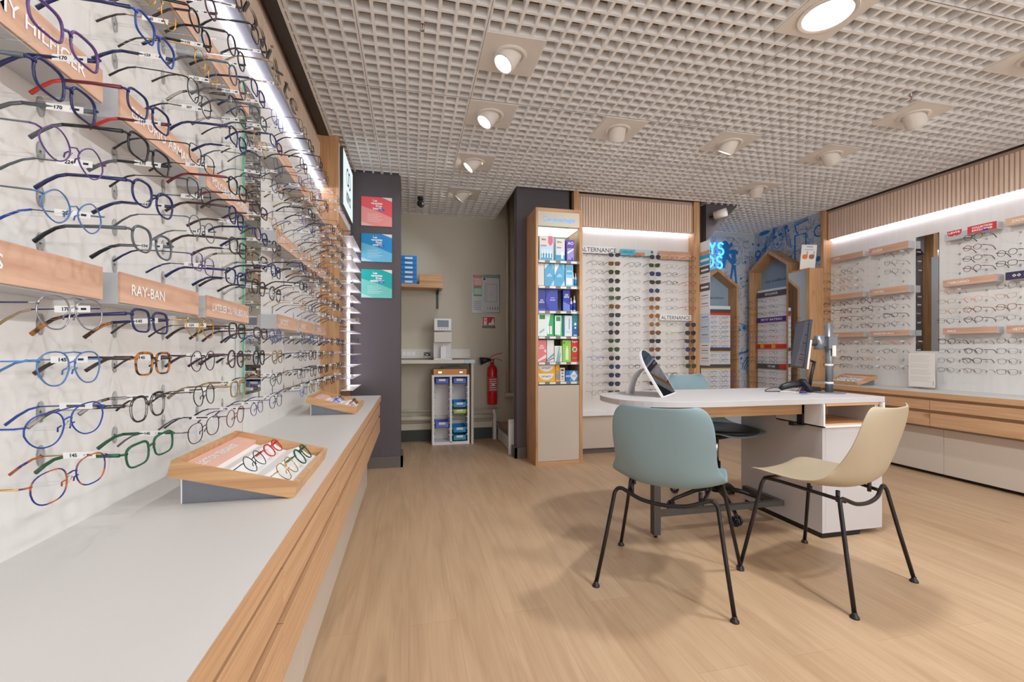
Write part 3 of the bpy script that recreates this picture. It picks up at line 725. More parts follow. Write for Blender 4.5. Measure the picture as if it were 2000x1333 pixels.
# ---- left wall
tiers = [('lower', [1.079, 1.003, 0.925, 0.848]), ('middle', [1.462, 1.383, 1.303, 1.222]), ('upper', [1.83, 1.75, 1.67, 1.595]), ('top', [1.99])]
cols_near = [0.745, 0.945, 1.145, 1.34, 1.53, 1.715]
cols_far = [2.09, 2.28, 2.47, 2.66, 2.85, 3.04, 3.23]
OV = {  # (column, tier, row): colour, shape, thick, extras
 (0, 0, 0): ('silver', 'aviator', 0, dict(temple='navy', tip='khaki'), '170'), (0, 0, 1): ('light blue', 'aviator', 0, {}, '145'),
 (0, 0, 2): ('blue', 'aviator', 0, dict(tip='blue'), None), (0, 0, 3): ('blue tortoiseshell', 'rounded square', 0, dict(temple='gold', tip='blue tortoiseshell'), '145'),
 (1, 0, 0): ('navy', 'square', 1, dict(tip='tortoiseshell'), '145'), (1, 0, 1): ('tortoiseshell', 'square', 1, dict(temple='dark brown'), '145'),
 (1, 0, 2): ('clear', 'rounded square', 1, {}, None), (1, 0, 3): ('green', 'square', 1, {}, '145'),
 (2, 0, 0): ('gold', 'aviator', 0, dict(tip='dark brown'), '159'), (2, 0, 1): ('plum', 'round', 0, {}, '126'), (2, 0, 2): ('black', 'round', 0, {}, None), (2, 0, 3): ('plum', 'rounded square', 0, dict(temple='grey'), None),
 (3, 0, 0): ('dark brown', 'square', 1, {}, None), (3, 0, 1): ('plum', 'round', 1, {}, '127'), (3, 0, 2): ('khaki', 'square', 1, {}, '142'), (3, 0, 3): ('burgundy', 'round', 0, dict(temple='black'), '145'),
 (0, 1, 3): ('light blue', 'hexagonal', 0, dict(temple='grey', tip='blue'), '224'), (0, 1, 2): ('purple', 'hexagonal', 0, dict(temple='grey'), '224'),
 (0, 1, 1): ('navy', 'square', 1, dict(temple='grey'), '170'), (0, 1, 0): ('purple', 'square', 1, dict(temple='navy'), '170'),
 (1, 1, 3): ('grey', 'rounded square', 1, dict(tip='black'), '194'), (1, 1, 2): ('navy', 'rounded square', 1, dict(temple='navy', tip='navy'), '149'),
 (1, 1, 1): ('black', 'square', 1, dict(tip='grey'), '170'), (1, 1, 0): ('navy', 'square', 1, dict(temple='burgundy', tip='red'), '169'),
 (2, 1, 3): ('purple', 'square', 0, dict(temple='navy'), '159'), (2, 1, 2): ('grey', 'round', 0, dict(temple='grey'), '194'), (2, 1, 1): ('black', 'square', 0, {}, '145'), (2, 1, 0): ('black', 'square', 0, {}, '159'),
 (3, 1, 3): ('navy', 'square', 1, {}, '149'), (3, 1, 2): ('dark brown', 'square', 1, {}, '175'), (3, 1, 1): ('navy', 'rounded square', 1, dict(temple='dark brown'), '170'), (3, 1, 0): ('black', 'square', 1, dict(temple='burgundy'), '215'),
 (1, 2, 3): ('blue', 'square', 1, dict(temple='navy'), '159'), (0, 2, 3): ('purple', 'square', 1, dict(temple='navy'), '159'), (2, 2, 3): ('black', 'rounded square', 0, {}, '207'),
 (2, 2, 2): ('gold', 'round', 0, {}, '215'), (3, 2, 3): ('navy', 'square', 1, {}, '215'), (3, 2, 2): ('clear', 'rounded square', 1, {}, '215'), (3, 3, 0): ('plum', 'oval', 1, {}, None),
}
NUMS = ['145', '159', '170', '169', '194', '215', '207', '224']
ncount = 0
def mkword(c, thick): return c if c == 'clear' else (c+(' thick framed' if thick else ' thin framed'))
for ci, yc in enumerate(cols_near+cols_far):
    far = ci >= len(cols_near); par = pl2 if far else pl1; px = -0.636
    if far:
        k = ci-len(cols_near); cw = '%s column past mirror' % ORD[k]
    else: cw = '%s column before mirror' % ORD[len(cols_near)-1-ci]
    for ti, (tn, rows) in enumerate(tiers):
        for ri, z in enumerate(rows):
            p = proj(-0.46, yc+0.075, z-0.02)
            if p is None or p[1] < 8 or p[0] < 10: continue
            if (ci, ti, ri) in ((4, 0, 2), (8, 1, 3), (10, 2, 0), (11, 0, 1), (9, 2, 1)): continue
            loc = (-0.462+rg.uniform(-0.006, 0.006), yc+rg.uniform(-0.006, 0.006), z)
            tilt = {0: -0.02, 1: 0.03, 2: 0.04, 3: 0.05}[ti]
            rot = (rg.uniform(-0.035, 0.035), tilt+rg.uniform(-0.05, 0.05), rg.uniform(-0.06, 0.06))
            if (ci, ti) == (0, 0) and ri >= 2 or (ci, ti, ri) in ((1, 0, 3), (2, 0, 3)): rot = (0.10, 0.0, -0.12)
            rowt = '%s row under %s signs' % (ORD[ri], tn) if tn != 'top' else '%s row under light strip' % ORD[ri]
            if (ci, ti, ri) in OV: c, sh, th, ex, num = OV[(ci, ti, ri)]
            else:
                c, th = rg.choice(PAL); sh = rg.choice(SHL); ex = {}; num = rg.choice(NUMS)
            lab = '%s%s %s eyeglasses, left wall, %s, %s' % (('' if ' ' in sh or c == 'clear' else ('thick ' if th else 'thin ')), c, sh, rowt, cw)
            if not far: near_glasses(c, sh, th, loc, rot, lab, 'eyeglasses on the left wall before the mirror', num, **ex)
            else: far_glasses(c, sh, th, loc, rot, lab, 'eyeglasses on the left wall past the mirror')
            ncount += 1
            o = put('peg', peg_mesh(0.1735), par); o.location = Vector((-0.4625, yc, z-0.002))-Vector(par.location)
# white shelves on the post side
shl = []
for k in range(14):
    z = 1.864-0.0872*k; wd = 0.10 if k % 1 == 0 else 0.075
    m = MB(); m.box((-0.507, 3.45, z-0.0025), (-0.507+0.085, 4.0, z+0.0025), M_bright)
    o = m.build('glass_shelf'); tag(o, '%s small white shelf from the top on the side of the left oak post' % (ORD[k] if k else 'topmost'), 'shelf', 'white shelves on the oak post side')
    for j, yy in enumerate((3.52, 3.90)):
        c, th = rg.choice(PAL); sh = rg.choice(SHL)
        far_glasses(c, sh, th, (-0.432, yy+rg.uniform(-.01, .01), z+0.0026+SH[sh][1]+(0.0032 if th else 0.0012)), (0, 0, 0), '%s %s eyeglasses on the %s white shelf down the oak post' % (c, sh, ORD[k]), 'eyeglasses on the white shelves', tagd=False, scale=0.98) if k not in (13,) and j == (k % 2) else None

# ---- right wall
rrows = [('upper', [1.93, 1.845, 1.76, 1.68]), ('middle', [1.515, 1.435, 1.352, 1.272]), ('lower', [1.10, 1.02, 0.942, 0.862])]
RPAL = [('dark brown', 0), ('black', 0), ('burgundy', 0), ('plum', 0), ('dark brown', 1), ('black', 0), ('gold', 0), ('burgundy', 1), ('grey', 0), ('orange', 0), ('plum', 1), ('tortoiseshell', 1)]
rcols = [3.91, 3.715, 3.50, 3.275, 2.835, 2.655, 2.45]
rskip = {(1, 0, 0), (2, 0, 0), (2, 0, 1), (2, 0, 2), (2, 0, 3), (3, 0, 3), (0, 0, 0), (4, 0, 0), (4, 0, 1), (4, 0, 2), (4, 0, 3), (5, 1, 0), (6, 0, 0), (6, 0, 1), (3, 2, 2), (1, 2, 1)}
for ci, yc in enumerate(rcols):
    if ci < 4: cw = '%s column left of mirror' % ORD[3-ci]
    else: cw = '%s column right of mirror' % ORD[ci-4]
    par = pr1 if ci < 4 else pr2
    for ti, (tn, rows) in enumerate(rrows):
        for ri, z in enumerate(rows):
            o = put('peg', peg_mesh(0.148), par); o.location = Vector((4.362, yc, z-0.002))-Vector(par.location); o.rotation_euler = (0, 0, PI)
            if (ci, ti, ri) in rskip: continue
            c, th = rg.choice(RPAL)
            if ti == 0 and ci >= 5: c, th = rg.choice([('dark brown', 1), ('burgundy', 1)])
            sh = rg.choice(['round', 'rounded square', 'hexagonal', 'square', 'oval', 'cat eye', 'round'])
            lab = '%s %s eyeglasses on the right wall, %s row under the %s signs, %s' % (c, sh, ORD[ri], tn, cw)
            lab = '%s %s eyeglasses, right wall, %s %s row, %s' % (c, sh, ORD[ri], tn, cw)
            far_glasses(c, sh, th, (4.36, yc+rg.uniform(-.006, .006), z), (rg.uniform(-.03, .03), rg.uniform(-.05, .05), PI+rg.uniform(-.06, .06)), lab, 'eyeglasses on the right wall')
# ---- back wall between the posts
sunc = ['grey', 'brown', 'green', 'grey', 'green', 'green', 'brown', 'grey', 'grey', 'dark', 'green', 'green', 'dark', 'blue', 'blue', 'blue', 'green']
sund = ['grey', 'green', 'blue', 'dark', 'blue', 'brown', 'amber', 'amber', 'amber', 'brown', 'dark', 'brown', 'dark', 'grey', 'grey', 'dark', 'dark']
sunf = ['grey', 'dark', 'grey', 'blue', 'dark', 'green']
acols = [1.769, 1.950, 2.169, 2.392, 2.586, 2.798]
an = ['first', 'second', 'third', 'fourth', 'fifth', 'sixth']
for ci, xc in enumerate(acols):
    for ri in range(17):
        z = 1.965-0.0848*ri
        if ci >= 4 and ri == 7: continue
        if z < 0.55: continue
        if ci in (2, 4, 5) and ri == 16: continue
        kk = 'back display, %s row from top, %s column from left' % (ORD[ri], an[ci])
        rot = (rg.uniform(-.03, .03), rg.uniform(-.04, .04), -PI/2+rg.uniform(-.05, .05)); loc = (xc+rg.uniform(-.005, .005), 4.065, z)
        o = put('peg', peg_mesh(0.115), pa); o.location = Vector((xc, 4.0655, z-0.002))-Vector(pa.location); o.rotation_euler = (0, 0, -PI/2)
        sun = sunc[ri] if ci == 1 else (sund[ri] if ci == 3 else (sunf[ri-8] if ci == 5 and 8 <= ri < 14 else None))
        if sun:
            sh = rg.choice(['square', 'rounded square', 'round', 'cat eye', 'rounded square']) if not (ci == 3 and 6 <= ri <= 8) else 'round'
            far_glasses({'brown': 'tortoiseshell', 'amber': 'gold', 'green': 'green', 'blue': 'navy'}.get(sun, 'black'), sh, 1 if ri % 4 else 0, loc, rot,
                        '%s tinted %s sunglasses, %s' % (sun, sh, kk), 'sunglasses on the back wall', 'sunglasses', 'sunglasses', sun, False)
        else:
            c, th = rg.choice([('black', 0), ('dark brown', 0), ('black', 0), ('grey', 0), ('navy', 0), ('silver', 0), ('burgundy', 0), ('clear', 1), ('black', 1)])
            sh = rg.choice(SHL)
            if ci == 0 and ri == 12: c, th = 'bright blue', 1
            if ci == 5 and ri in (3, 6): c, th = 'red', 1
            if ci == 4 and ri == 9: c, th = 'yellow green', 1
            if ci == 2 and ri == 0: c, th, sh = 'navy', 0, 'hexagonal'
            far_glasses(c, sh, th, loc, rot, '%s %s eyeglasses, %s' % (c, sh, kk), 'eyeglasses on the back wall', tagd=False)
print('glasses', len([o for o in bpy.data.objects if o.name.startswith('eyeglasses')]))

# ================================================================ BRAND SIGNS
def sign_wall(side, y0, y1, z0, z1, txt, label, face=None, tmat=None, th=None, bg=None, depth=0.076):
    """box sign on the left (side=-1) or right (side=1) wall"""
    x0 = LX if side < 0 else RX; xf = x0-side*(-depth) if False else (x0+depth if side < 0 else x0-depth)
    t = thing('brand_sign', label, 'sign', (x0 if side < 0 else x0, (y0+y1)/2, z0-0.004), 0, 'brand signs on the %s wall' % ('left' if side < 0 else 'right'))
    s = 1 if side < 0 else -1
    m = off(t.location); m.box((x0+s*0.0005, y0, z0-0.003), (xf-s*0.004, y1, z1-0.002), M_shadegrey); m.build('rail', t)
    m = off(t.location); m.box((xf-s*0.0039, y0, z0), (xf, y1, z1), face or M_signY); m.build('face', t)
    if txt:
        m = off(t.location); h = th or (z1-z0)*0.36
        if side < 0: org = (xf+0.0008, y0+0.035, (z0+z1)/2-h/2); r = (0, 1, 0)
        else: org = (xf-0.0008, y1-0.035, (z0+z1)/2-h/2); r = (0, -1, 0)
        v_, f_, a_, b_ = textdata(txt, h/0.7); wmax = (y1-y0)-0.05; w = b_-a_
        text(m, txt, org, r, (0, 0, 1), h, tmat or M_text_w, width=min(w, wmax), bold=0.0004); m.build('lettering', t)
    return t
Lz = [(1.122, 1.182), (1.487, 1.548), (1.855, 1.915)]
Lb = [(0.646, 0.975), (1.026, 1.356), (1.406, 1.737), (2.085, 2.42), (2.47, 2.80), (2.85, 3.18)]
LT = [['GUESS', 'RAY-BAN', "L'ATELIER DU FAUBOURG", 'LACOSTE', 'HUGO', 'CARRERA'], ['TOMMY HILFIGER', 'EMPORIO ARMANI', 'POLO RALPH LAUREN', 'BOSS', '', ''], ['', '', '', '', '', '']]
pn = ['nearest', 'second nearest', 'third nearest', 'first past the mirror', 'second past the mirror', 'third past the mirror']
for i, (z0, z1) in enumerate(Lz):
    for j, (y0, y1) in enumerate(Lb):
        if j == 0 and i == 2: continue
        sign_wall(-1, y0, y1, z0, z1, LT[i][j], 'pale wood brand sign in the %s row on the left wall, %s' % (('lowest', 'middle', 'highest')[i], pn[j]))
M_red = pm('sign_red', (208, 56, 58), 0.5); M_navyp = pm('sign_navy', (56, 50, 84), 0.5)
sg = [(3.60, 3.955, 1.978, 2.03, 'GUESS', 'far'), (3.18, 3.54, 1.965, 2.032, 'JULBO', 'near'), (3.60, 3.955, 1.568, 1.62, 'OXIBIS', 'far'), (3.18, 3.535, 1.562, 1.625, 'AFFLELOU', 'near'),
      (3.595, 3.955, 1.165, 1.213, 'DEMETZ', 'far'), (3.17, 3.53, 1.162, 1.212, 'WHISTLER HILLS', 'near')]
sg[1] = (3.18, 3.54, 1.965, 2.032, 'GUESS', 'near'); sg[3] = (3.18, 3.535, 1.562, 1.625, 'MICHEL', 'near'); sg[2] = sg[2][:4]+('', 'far'); sg[4] = sg[4][:4]+('VILLE', 'far')
for i, (y0, y1, z0, z1, tx_, w_) in enumerate(sg):
    sign_wall(1, y0, y1, z0, z1, tx_, 'pale wood sign, %s row of the right wall, %s one left of mirror' % (('top', 'middle', 'bottom')[i//2], w_))
def rsign(*a, **k): return sign_wall(1, *a, **k)
t = rsign(2.55, 2.735, 1.975, 2.033, '', 'red collection sign on the right wall above the round glasses', face=M_red)
m = off(t.location)
text(m, 'COLLECTION', (4.4332, 2.705, 2.008), (0, -1, 0), (0, 0, 1), 0.014, M_text_w, width=0.13, bold=0.0008)
text(m, 'EXCLUSIVE', (4.4332, 2.705, 1.986), (0, -1, 0), (0, 0, 1), 0.014, M_text_w, width=0.13, bold=0.0008)
m.box((4.4325, 2.60, 1.979), (4.4331, 2.635, 1.990), FM['bright blue']); m.build('lettering', t)
t = thing('brand_sign', 'small red brand tab on a white rail right of the dark mirror', 'sign', (4.51, 2.82, 1.955), 0, 'brand signs on the right wall')
m = off(t.location); m.box((4.44, 2.74, 1.955), (4.5095, 2.90, 2.012), M_shadegrey); m.build('rail', t)
m = off(t.location); m.prism([(2.775, 2.03), (2.88, 2.03), (2.87, 1.992), (2.84, 1.985), (2.8275, 1.995), (2.815, 1.985), (2.785, 1.992)], 0.003, M_red, 'YZ', 4.4365); m.build('tab', t)
m = off(t.location); text(m, "LEVI'S", (4.4358, 2.868, 2.006), (0, -1, 0), (0, 0, 1), 0.014, M_text_w, width=0.08, bold=0.0008); m.build('lettering', t)
rsign(2.10, 2.496, 1.975, 2.031, 'ZADIG&VOLTAIRE', 'plain beige wood brand sign at the upper right edge of the right wall', face=pm('sign_beige', (218, 178, 142), 0.6))
rsign(2.548, 2.907, 1.566, 1.622, 'MARCIANO', 'knotty wood brand sign in the middle row just past the dark mirror')
t = rsign(2.10, 2.496, 1.562, 1.62, '', 'dark navy sign with white spectacles logo on the right wall', face=M_navyp)
m = off(t.location)
for q in (2.445, 2.418): m.add([(4.4332, q-0.012, 1.591), (4.4332, q, 1.579), (4.4332, q+0.012, 1.591), (4.4332, q, 1.603), (4.4331, q-0.006, 1.591), (4.4331, q, 1.585), (4.4331, q+0.006, 1.591), (4.4331, q, 1.597)], [(0, 1, 5, 4), (1, 2, 6, 5), (2, 3, 7, 6), (3, 0, 4, 7)], M_text_w)
text(m, 'KRYS', (4.4332, 2.39, 1.582), (0, -1, 0), (0, 0, 1), 0.018, M_text_w); m.build('logo', t)
rsign(2.548, 2.907, 1.163, 1.212, 'BALA', 'knotty wood brand sign in the bottom row just past the dark mirror')
rsign(2.10, 2.49, 1.158, 1.212, 'VETYVER', 'knotty wood brand sign at the lower right edge of the right wall')
# header strips on the back display
def asign(x0, x1, z0, z1, txt, label, face, tmat, h):
    t = thing('brand_sign', label, 'sign', ((x0+x1)/2, AY, z0), 0, 'header signs on the back display')
    m = off(t.location); m.box((x0, 4.137, z0), (x1, 4.141, z1), face); m.box((x0+0.01, 4.141, z0), (x1-0.01, AY-0.0005, z0+0.004), M_acry); m.build('panel', t)
    if txt:
        m = off(t.location); text(m, txt, ((x0+x1)/2, 4.1362, (z0+z1)/2-h/2), (1, 0, 0), (0, 0, 1), h, tmat, align='C', bold=0.0006); m.build('lettering', t)
    return t
asign(1.64, 1.985, 1.99, 2.06, 'ALTERNANCE', 'white header sign with grey capitals at the upper left of the back display', M_bright, M_text_g, 0.043)
t = asign(2.054, 2.419, 1.985, 2.047, '', 'blue header sign with a beach photo strip on the back display', pm('sign_sky_blue', (88, 178, 206), 0.5), M_text_k, 0.02)
m = off(t.location); text(m, 'LA RAISON D\'ETRE', (2.066, 4.1362, 2.008), (1, 0, 0), (0, 0, 1), 0.02, M_text_k, width=0.12)
m.box((2.215, 4.1355, 1.986), (2.418, 4.1369, 2.046), pm('sign_pale_photo', (186, 206, 200), 0.6)); m.box((2.215, 4.1350, 1.986), (2.32, 4.1354, 2.02), pm('sign_terracotta', (206, 130, 100), 0.6))
m.lathe([(0.014, 0), (0.014, 0.001), (0, 0.0011)], FM['light blue'], 14, Matrix.Translation((2.40, 4.1348, 2.03)) @ Matrix.Rotation(PI/2, 4, 'X')); m.build('print', t)
asign(2.483, 2.863, 1.965, 2.05, '', 'plain pale wood header sign on the right of the back display', M_signX, M_text_w, 0.02)
asign(2.49, 2.86, 1.335, 1.392, 'ALTERNANCE', 'white sign with grey capitals half way down the back display', M_bright, M_text_g, 0.038)
# ================================================================ DESK
DZ = 0.765
dk = thing('desk', 'white sales desk with rounded left end, oak apron and open niche', 'desk', (2.0, 2.30, 0))
m = off(dk.location)
y0, y1, xr, xl = 1.985, 2.635, 2.60, 1.06
ym = (y0+y1)/2; hw = (y1-y0)/2; pts = []
for k in range(25):
    a = PI/2+PI*k/24; pts.append((xl+0.60+0.60*math.copysign(abs(math.cos(a))**0.8, math.cos(a)), ym+hw*math.copysign(abs(math.sin(a))**0.72, math.sin(a))))
poly = [(xr, y0), (xr, y1)]+pts
m.prism(poly, 0.030, M_desk, 'XY', DZ-0.030); m.build('desktop', dk, bevel=0.0015)
m = off(dk.location); m.box((1.50, 2.10, 0.665), (2.174, 2.125, 0.734), M_oakX); m.box((1.50, 2.50, 0.665), (2.174, 2.525, 0.734), M_oakX); m.box((1.50, 2.126, 0.665), (1.525, 2.499, 0.734), M_oakX); m.build('apron', dk)
m = off(dk.location)
m.box((2.176, 1.99, 0.03), (2.196, 2.60, 0.734), M_desk); m.build('side_panel', dk)
m = off(dk.location); m.box((2.197, 1.99, 0.03), (2.585, 2.01, 0.612), M_desk); m.box((2.560, 2.011, 0.03), (2.585, 2.60, 0.734), M_desk); m.box((2.197, 2.58, 0.03), (2.559, 2.60, 0.734), M_desk); m.build('front_panel', dk)
m = off(dk.location); m.box((2.172, 1.978, 0.606), (2.182, 2.30, 0.734), M_bright); m.box((2.172, 1.978, 0.606), (2.59, 2.30, 0.613), M_bright); m.box((2.58, 1.978, 0.613), (2.59, 2.0, 0.734), M_bright); m.build('niche_frame', dk)
m = off(dk.location); m.box((2.198, 2.0, 0.614), (2.558, 2.30, 0.622), M_oakX); m.box((2.198, 2.30, 0.622), (2.558, 2.31, 0.734), M_oakX); m.box((2.198, 1.985, 0.722), (2.558, 2.30, 0.734), M_oakX); m.build('niche', dk)
m = off(dk.location); m.box((2.21, 2.285, 0.622), (2.34, 2.2995, 0.645), M_black); m.build('cable_slot', dk)
m = off(dk.location); m.box((2.18, 1.998, 0), (2.44, 2.57, 0.0295), M_blackm); m.build('plinth', dk)
m = off(dk.location); m.box((2.1565, 2.10, 0.60), (2.1755, 2.135, 0.734), M_black); m.box((2.1755, 2.10, 0.60), (2.1759, 2.14, 0.734), M_black); m.box((2.10, 2.10, 0.600), (2.156, 2.135, 0.606), M_black); m.box((2.10, 2.10, 0.606), (2.106, 2.135, 0.625), M_black); m.build('bag_hook', dk)
m = off(dk.location)
m.box((1.285, 2.19, 0.018), (1.325, 2.23, 0.734), M_greym); m.build('leg', dk)
m = off(dk.location); m.cyl((1.305, 2.21, 0), (1.305, 2.21, 0.018), 0.010, M_black, 10); m.build('foot', dk)
m = off(dk.location); m.box((1.3255, 2.195, 0.115), (2.13, 2.225, 0.145), M_greym); m.box((2.10, 2.225, 0.115), (2.13, 2.50, 0.145), M_greym); m.build('cross_bar', dk)

# ---- things on the desk
t = thing('desk_mirror', 'slanted rectangular mirror with rounded top on a curved white stand, left on the desk', 'mirror', (1.456, 2.306, DZ))
# mirror plane leans: bottom edge along a-b, top leans away to the left
R_ = Matrix.Rotation(math.radians(-45), 4, 'Z') @ Matrix.Rotation(math.radians(-31), 4, 'Y')
def mp_(a, b, c=0.0): return R_ @ Vector((c, a, b))
poly = [(-0.155, 0.0), (0.155, 0.0), (0.155, 0.16)]+[(0.155*math.cos(q*PI/12), 0.16+0.145*math.sin(q*PI/12)) for q in range(1, 12)]+[(-0.155, 0.16)]
def slab(mm, pl, c0, c1, mat):
    n = len(pl); vs = [mp_(a, b+0.003, c0) for a, b in pl]+[mp_(a, b+0.003, c1) for a, b in pl]
    mm.add(vs, [tuple(range(n)), tuple(range(2*n-1, n-1, -1))]+[(i, (i+1) % n, n+(i+1) % n, n+i) for i in range(n)], mat)
m = MB(); slab(m, poly, -0.012, 0.0, M_bright); m.build('frame', t)
m = MB(); slab(m, [(a*0.93, b*0.97+0.006) for a, b in poly], 0.0002, 0.0015, M_mirror); m.build('mirror_face', t)
m = MB()
arc = [(-0.055-0.13*math.sin(q*PI/16), 0.165*math.cos(q*PI/16)) for q in range(9)]
vs = []; n = len(arc)
Rz = Matrix.Rotation(math.radians(-45), 4, 'Z')
for dy in (-0.07, 0.07):
    for th_ in (0.0, 0.010):
        for (x, z) in arc: vs.append(Rz @ Vector((x-th_-0.045, dy, max(z-th_*0.5, 0.0)+0.0)))
fs = []
for i in range(n-1):
    fs += [(i, i+1, 2*n+i+1, 2*n+i), (n+i, n+i+1, 3*n+i+1, 3*n+i), (i, i+1, n+i+1, n+i), (2*n+i, 2*n+i+1, 3*n+i+1, 3*n+i)]
fs += [(0, n, 3*n, 2*n), (n-1, 2*n-1, 4*n-1, 3*n-1)]
m.add(vs, fs, M_white, True); m.build('stand', t)
# monitor arm column
t = thing('monitor_stand', 'grey pole monitor stand with clamp on the right of the desk', 'monitor stand', (2.495, 2.235, DZ))
m = MB(); m.cyl((0, 0, 0.006), (0, 0, 0.427), 0.021, M_alu, 24); m.build('pole', t)
m = MB(); m.lathe([(0.085, 0), (0.085, 0.003), (0.06, 0.006), (0.022, 0.0065)], M_alu, 32); m.build('base', t)
m = MB()
for z in (0.055, 0.165): m.cyl((0, 0, z), (0, 0, z+0.012), 0.0225, M_plate, 24)
m.build('band', t)
m = MB(); m.box((-0.035, -0.03, 0.27), (0.03, 0.03, 0.345), M_alu); m.box((-0.012, -0.036, 0.225), (0.012, -0.0305, 0.29), M_plate); m.build('clamp', t)
m = MB(); m.cyl((-0.075, 0, 0.265), (-0.075, 0, 0.35), 0.028, M_alu, 20); m.box((-0.05, -0.012, 0.285), (-0.036, 0.012, 0.33), M_alu); m.cyl((-0.10, 0, 0.31), (-0.165, 0.02, 0.308), 0.022, M_greym, 16); m.build('joint', t)
# the screen it carries
t2 = thing('monitor', 'thin monitor seen edge on with glossy dark screen, held by the grey pole', 'monitor', (2.285, 2.262, DZ+0.155))
ang = math.radians(-8)
R2 = Matrix.Rotation(math.radians(-33), 4, 'Z') @ Matrix.Rotation(math.radians(6), 4, 'Y')
mm_ = MB(); mm_.box((-0.0, -0.16, 0.0), (0.014, 0.16, 0.285), M_black, R2); mm_.build('bezel', t2)
mm_ = MB(); mm_.box((0.014, -0.15, 0.0), (0.026, 0.15, 0.17), M_plate, R2); mm_.build('back_cover', t2)
M_scr = pm('glossy_screen', (70, 66, 96), 0.03, 0.85, var=0.0)
mm_ = MB(); mm_.box((-0.0012, -0.152, 0.01), (-0.0002, 0.152, 0.277), M_scr, R2); mm_.build('screen', t2)
# scanner
t = thing('barcode_scanner', 'dark barcode scanner lying on the desk', 'scanner', (2.34, 2.32, DZ), -TH)
m = MB(); m.tube([(-0.10, 0, 0.022), (-0.085, 0, 0.032), (-0.03, 0, 0.048), (0.04, 0, 0.058)], [0.014, 0.019, 0.022, 0.024], M_black, 14); m.build('handle', t)
m = MB(); m.tube([(0.02, 0, 0.072), (0.035, -0.003, 0.068), (0.075, -0.012, 0.014), (0.082, -0.013, 0.006)], [0.022, 0.036, 0.032, 0.026], M_black, 14, rz=0.6); m.build('head', t)
m = MB(); m.tube(smooth([(-0.10, 0, 0.022), (-0.13, 0, 0.028), (-0.17, 0, 0.022), (-0.19, 0.01, 0.008), (-0.16, 0.02, 0.003), (-0.08, 0.03, 0.003)]), 0.0025, M_black, 6); m.build('cable', t)
t = thing('pen', 'blue and clear pen lying in front of the barcode scanner', 'pen', (2.29, 2.27, DZ))
m = MB(); m.cyl((-0.07, 0.05, 0.0045), (0.02, 0.0, 0.0045), 0.0042, M_plate, 8); m.build('barrel', t)
m = MB(); m.cyl((0.02, 0.0, 0.0045), (0.055, -0.02, 0.0045), 0.0046, FM['bright blue'], 8); m.build('cap', t)
t = thing('scanner_stand', 'black slanted scanner stand with cables behind the grey pole', 'stand', (2.49, 2.36, DZ))
m = MB(); m.prism([(-0.05, 0), (0.05, 0), (0.035, 0.028), (-0.03, 0.028)], 0.07, M_black, 'XZ', -0.035); m.build('base', t)
m = MB(); m.tube([(-0.01, 0, 0.025), (0.005, 0, 0.10), (0.03, 0, 0.19)], 0.010, M_black, 10); m.build('arm', t)
m = MB(); m.tube([(0.03, 0, 0.188), (-0.02, 0, 0.205), (-0.09, -0.03, 0.20), (-0.15, -0.06, 0.175)], 0.0035, M_black, 6); m.tube([(0.03, 0.01, 0.185), (-0.02, 0.01, 0.197), (-0.09, -0.02, 0.19), (-0.14, -0.06, 0.172)], 0.003, M_black, 6)
m.tube([(-0.045, 0, 0.01), (-0.07, -0.02, 0.04), (-0.11, -0.05, 0.055), (-0.15, -0.06, 0.02), (-0.16, -0.05, 0.003)], 0.002, M_black, 6); m.build('cable', t)

# ================================================================ CHAIRS
def shell_mesh(mat, name, back_h=0.80, wb=0.44, ws=0.47):
    """one-piece seat shell: profile from the seat's front lip over the bend to the top of the back; +y is forward"""
    prof = [(0.235, 0.437, 0.37), (0.215, 0.448, 0.43), (0.16, 0.450, 0.455), (0.08, 0.443, 0.465), (0.0, 0.436, 0.475), (-0.08, 0.435, 0.475), (-0.14, 0.445, 0.465), (-0.185, 0.472, 0.440),
            (-0.212, 0.515, 0.418), (-0.230, 0.575, 0.412), (-0.244, 0.635, 0.412), (-0.258, 0.695, 0.408), (-0.270, 0.745, 0.392), (-0.279, 0.783, 0.350), (-0.282, 0.797, 0.29)]
    NU = 17; vs = []; mb = MB()
    for i, (y, z, w) in enumerate(prof):
        a = prof[max(i-1, 0)]; b = prof[min(i+1, len(prof)-1)]
        ty, tz = b[0]-a[0], b[1]-a[1]; d = math.hypot(ty, tz); ny, nz = tz/d, -ty/d   # towards the sitter
        ny, nz = -ny, -nz
        if nz < 0 and i < 7: ny, nz = -ny, -nz
        v = i/(len(prof)-1)
        up = 0.020+0.05*math.exp(-((v-0.52)/0.16)**2)+0.02*v
        for k in range(NU):
            u = -1+2*k/(NU-1); c = up*abs(u)**2.6
            yy = (y+ c*abs(ny)) if i >= 6 else y
            zz = z+c*abs(nz)
            vs.append((u*w/2*(1), yy, zz))
    fs = []
    for i in range(len(prof)-1):
        for k in range(NU-1): fs.append((i*NU+k, i*NU+k+1, (i+1)*NU+k+1, (i+1)*NU+k))
    mb.add(vs, fs, mat, True); return mb
def add_shell(mb, name, parent):
    o = mb.build(name, parent)
    s = o.modifiers.new('thick', 'SOLIDIFY'); s.thickness = 0.008; s.offset = 0
    d = o.modifiers.new('smooth', 'SUBSURF'); d.levels = 1; d.render_levels = 2
    return o
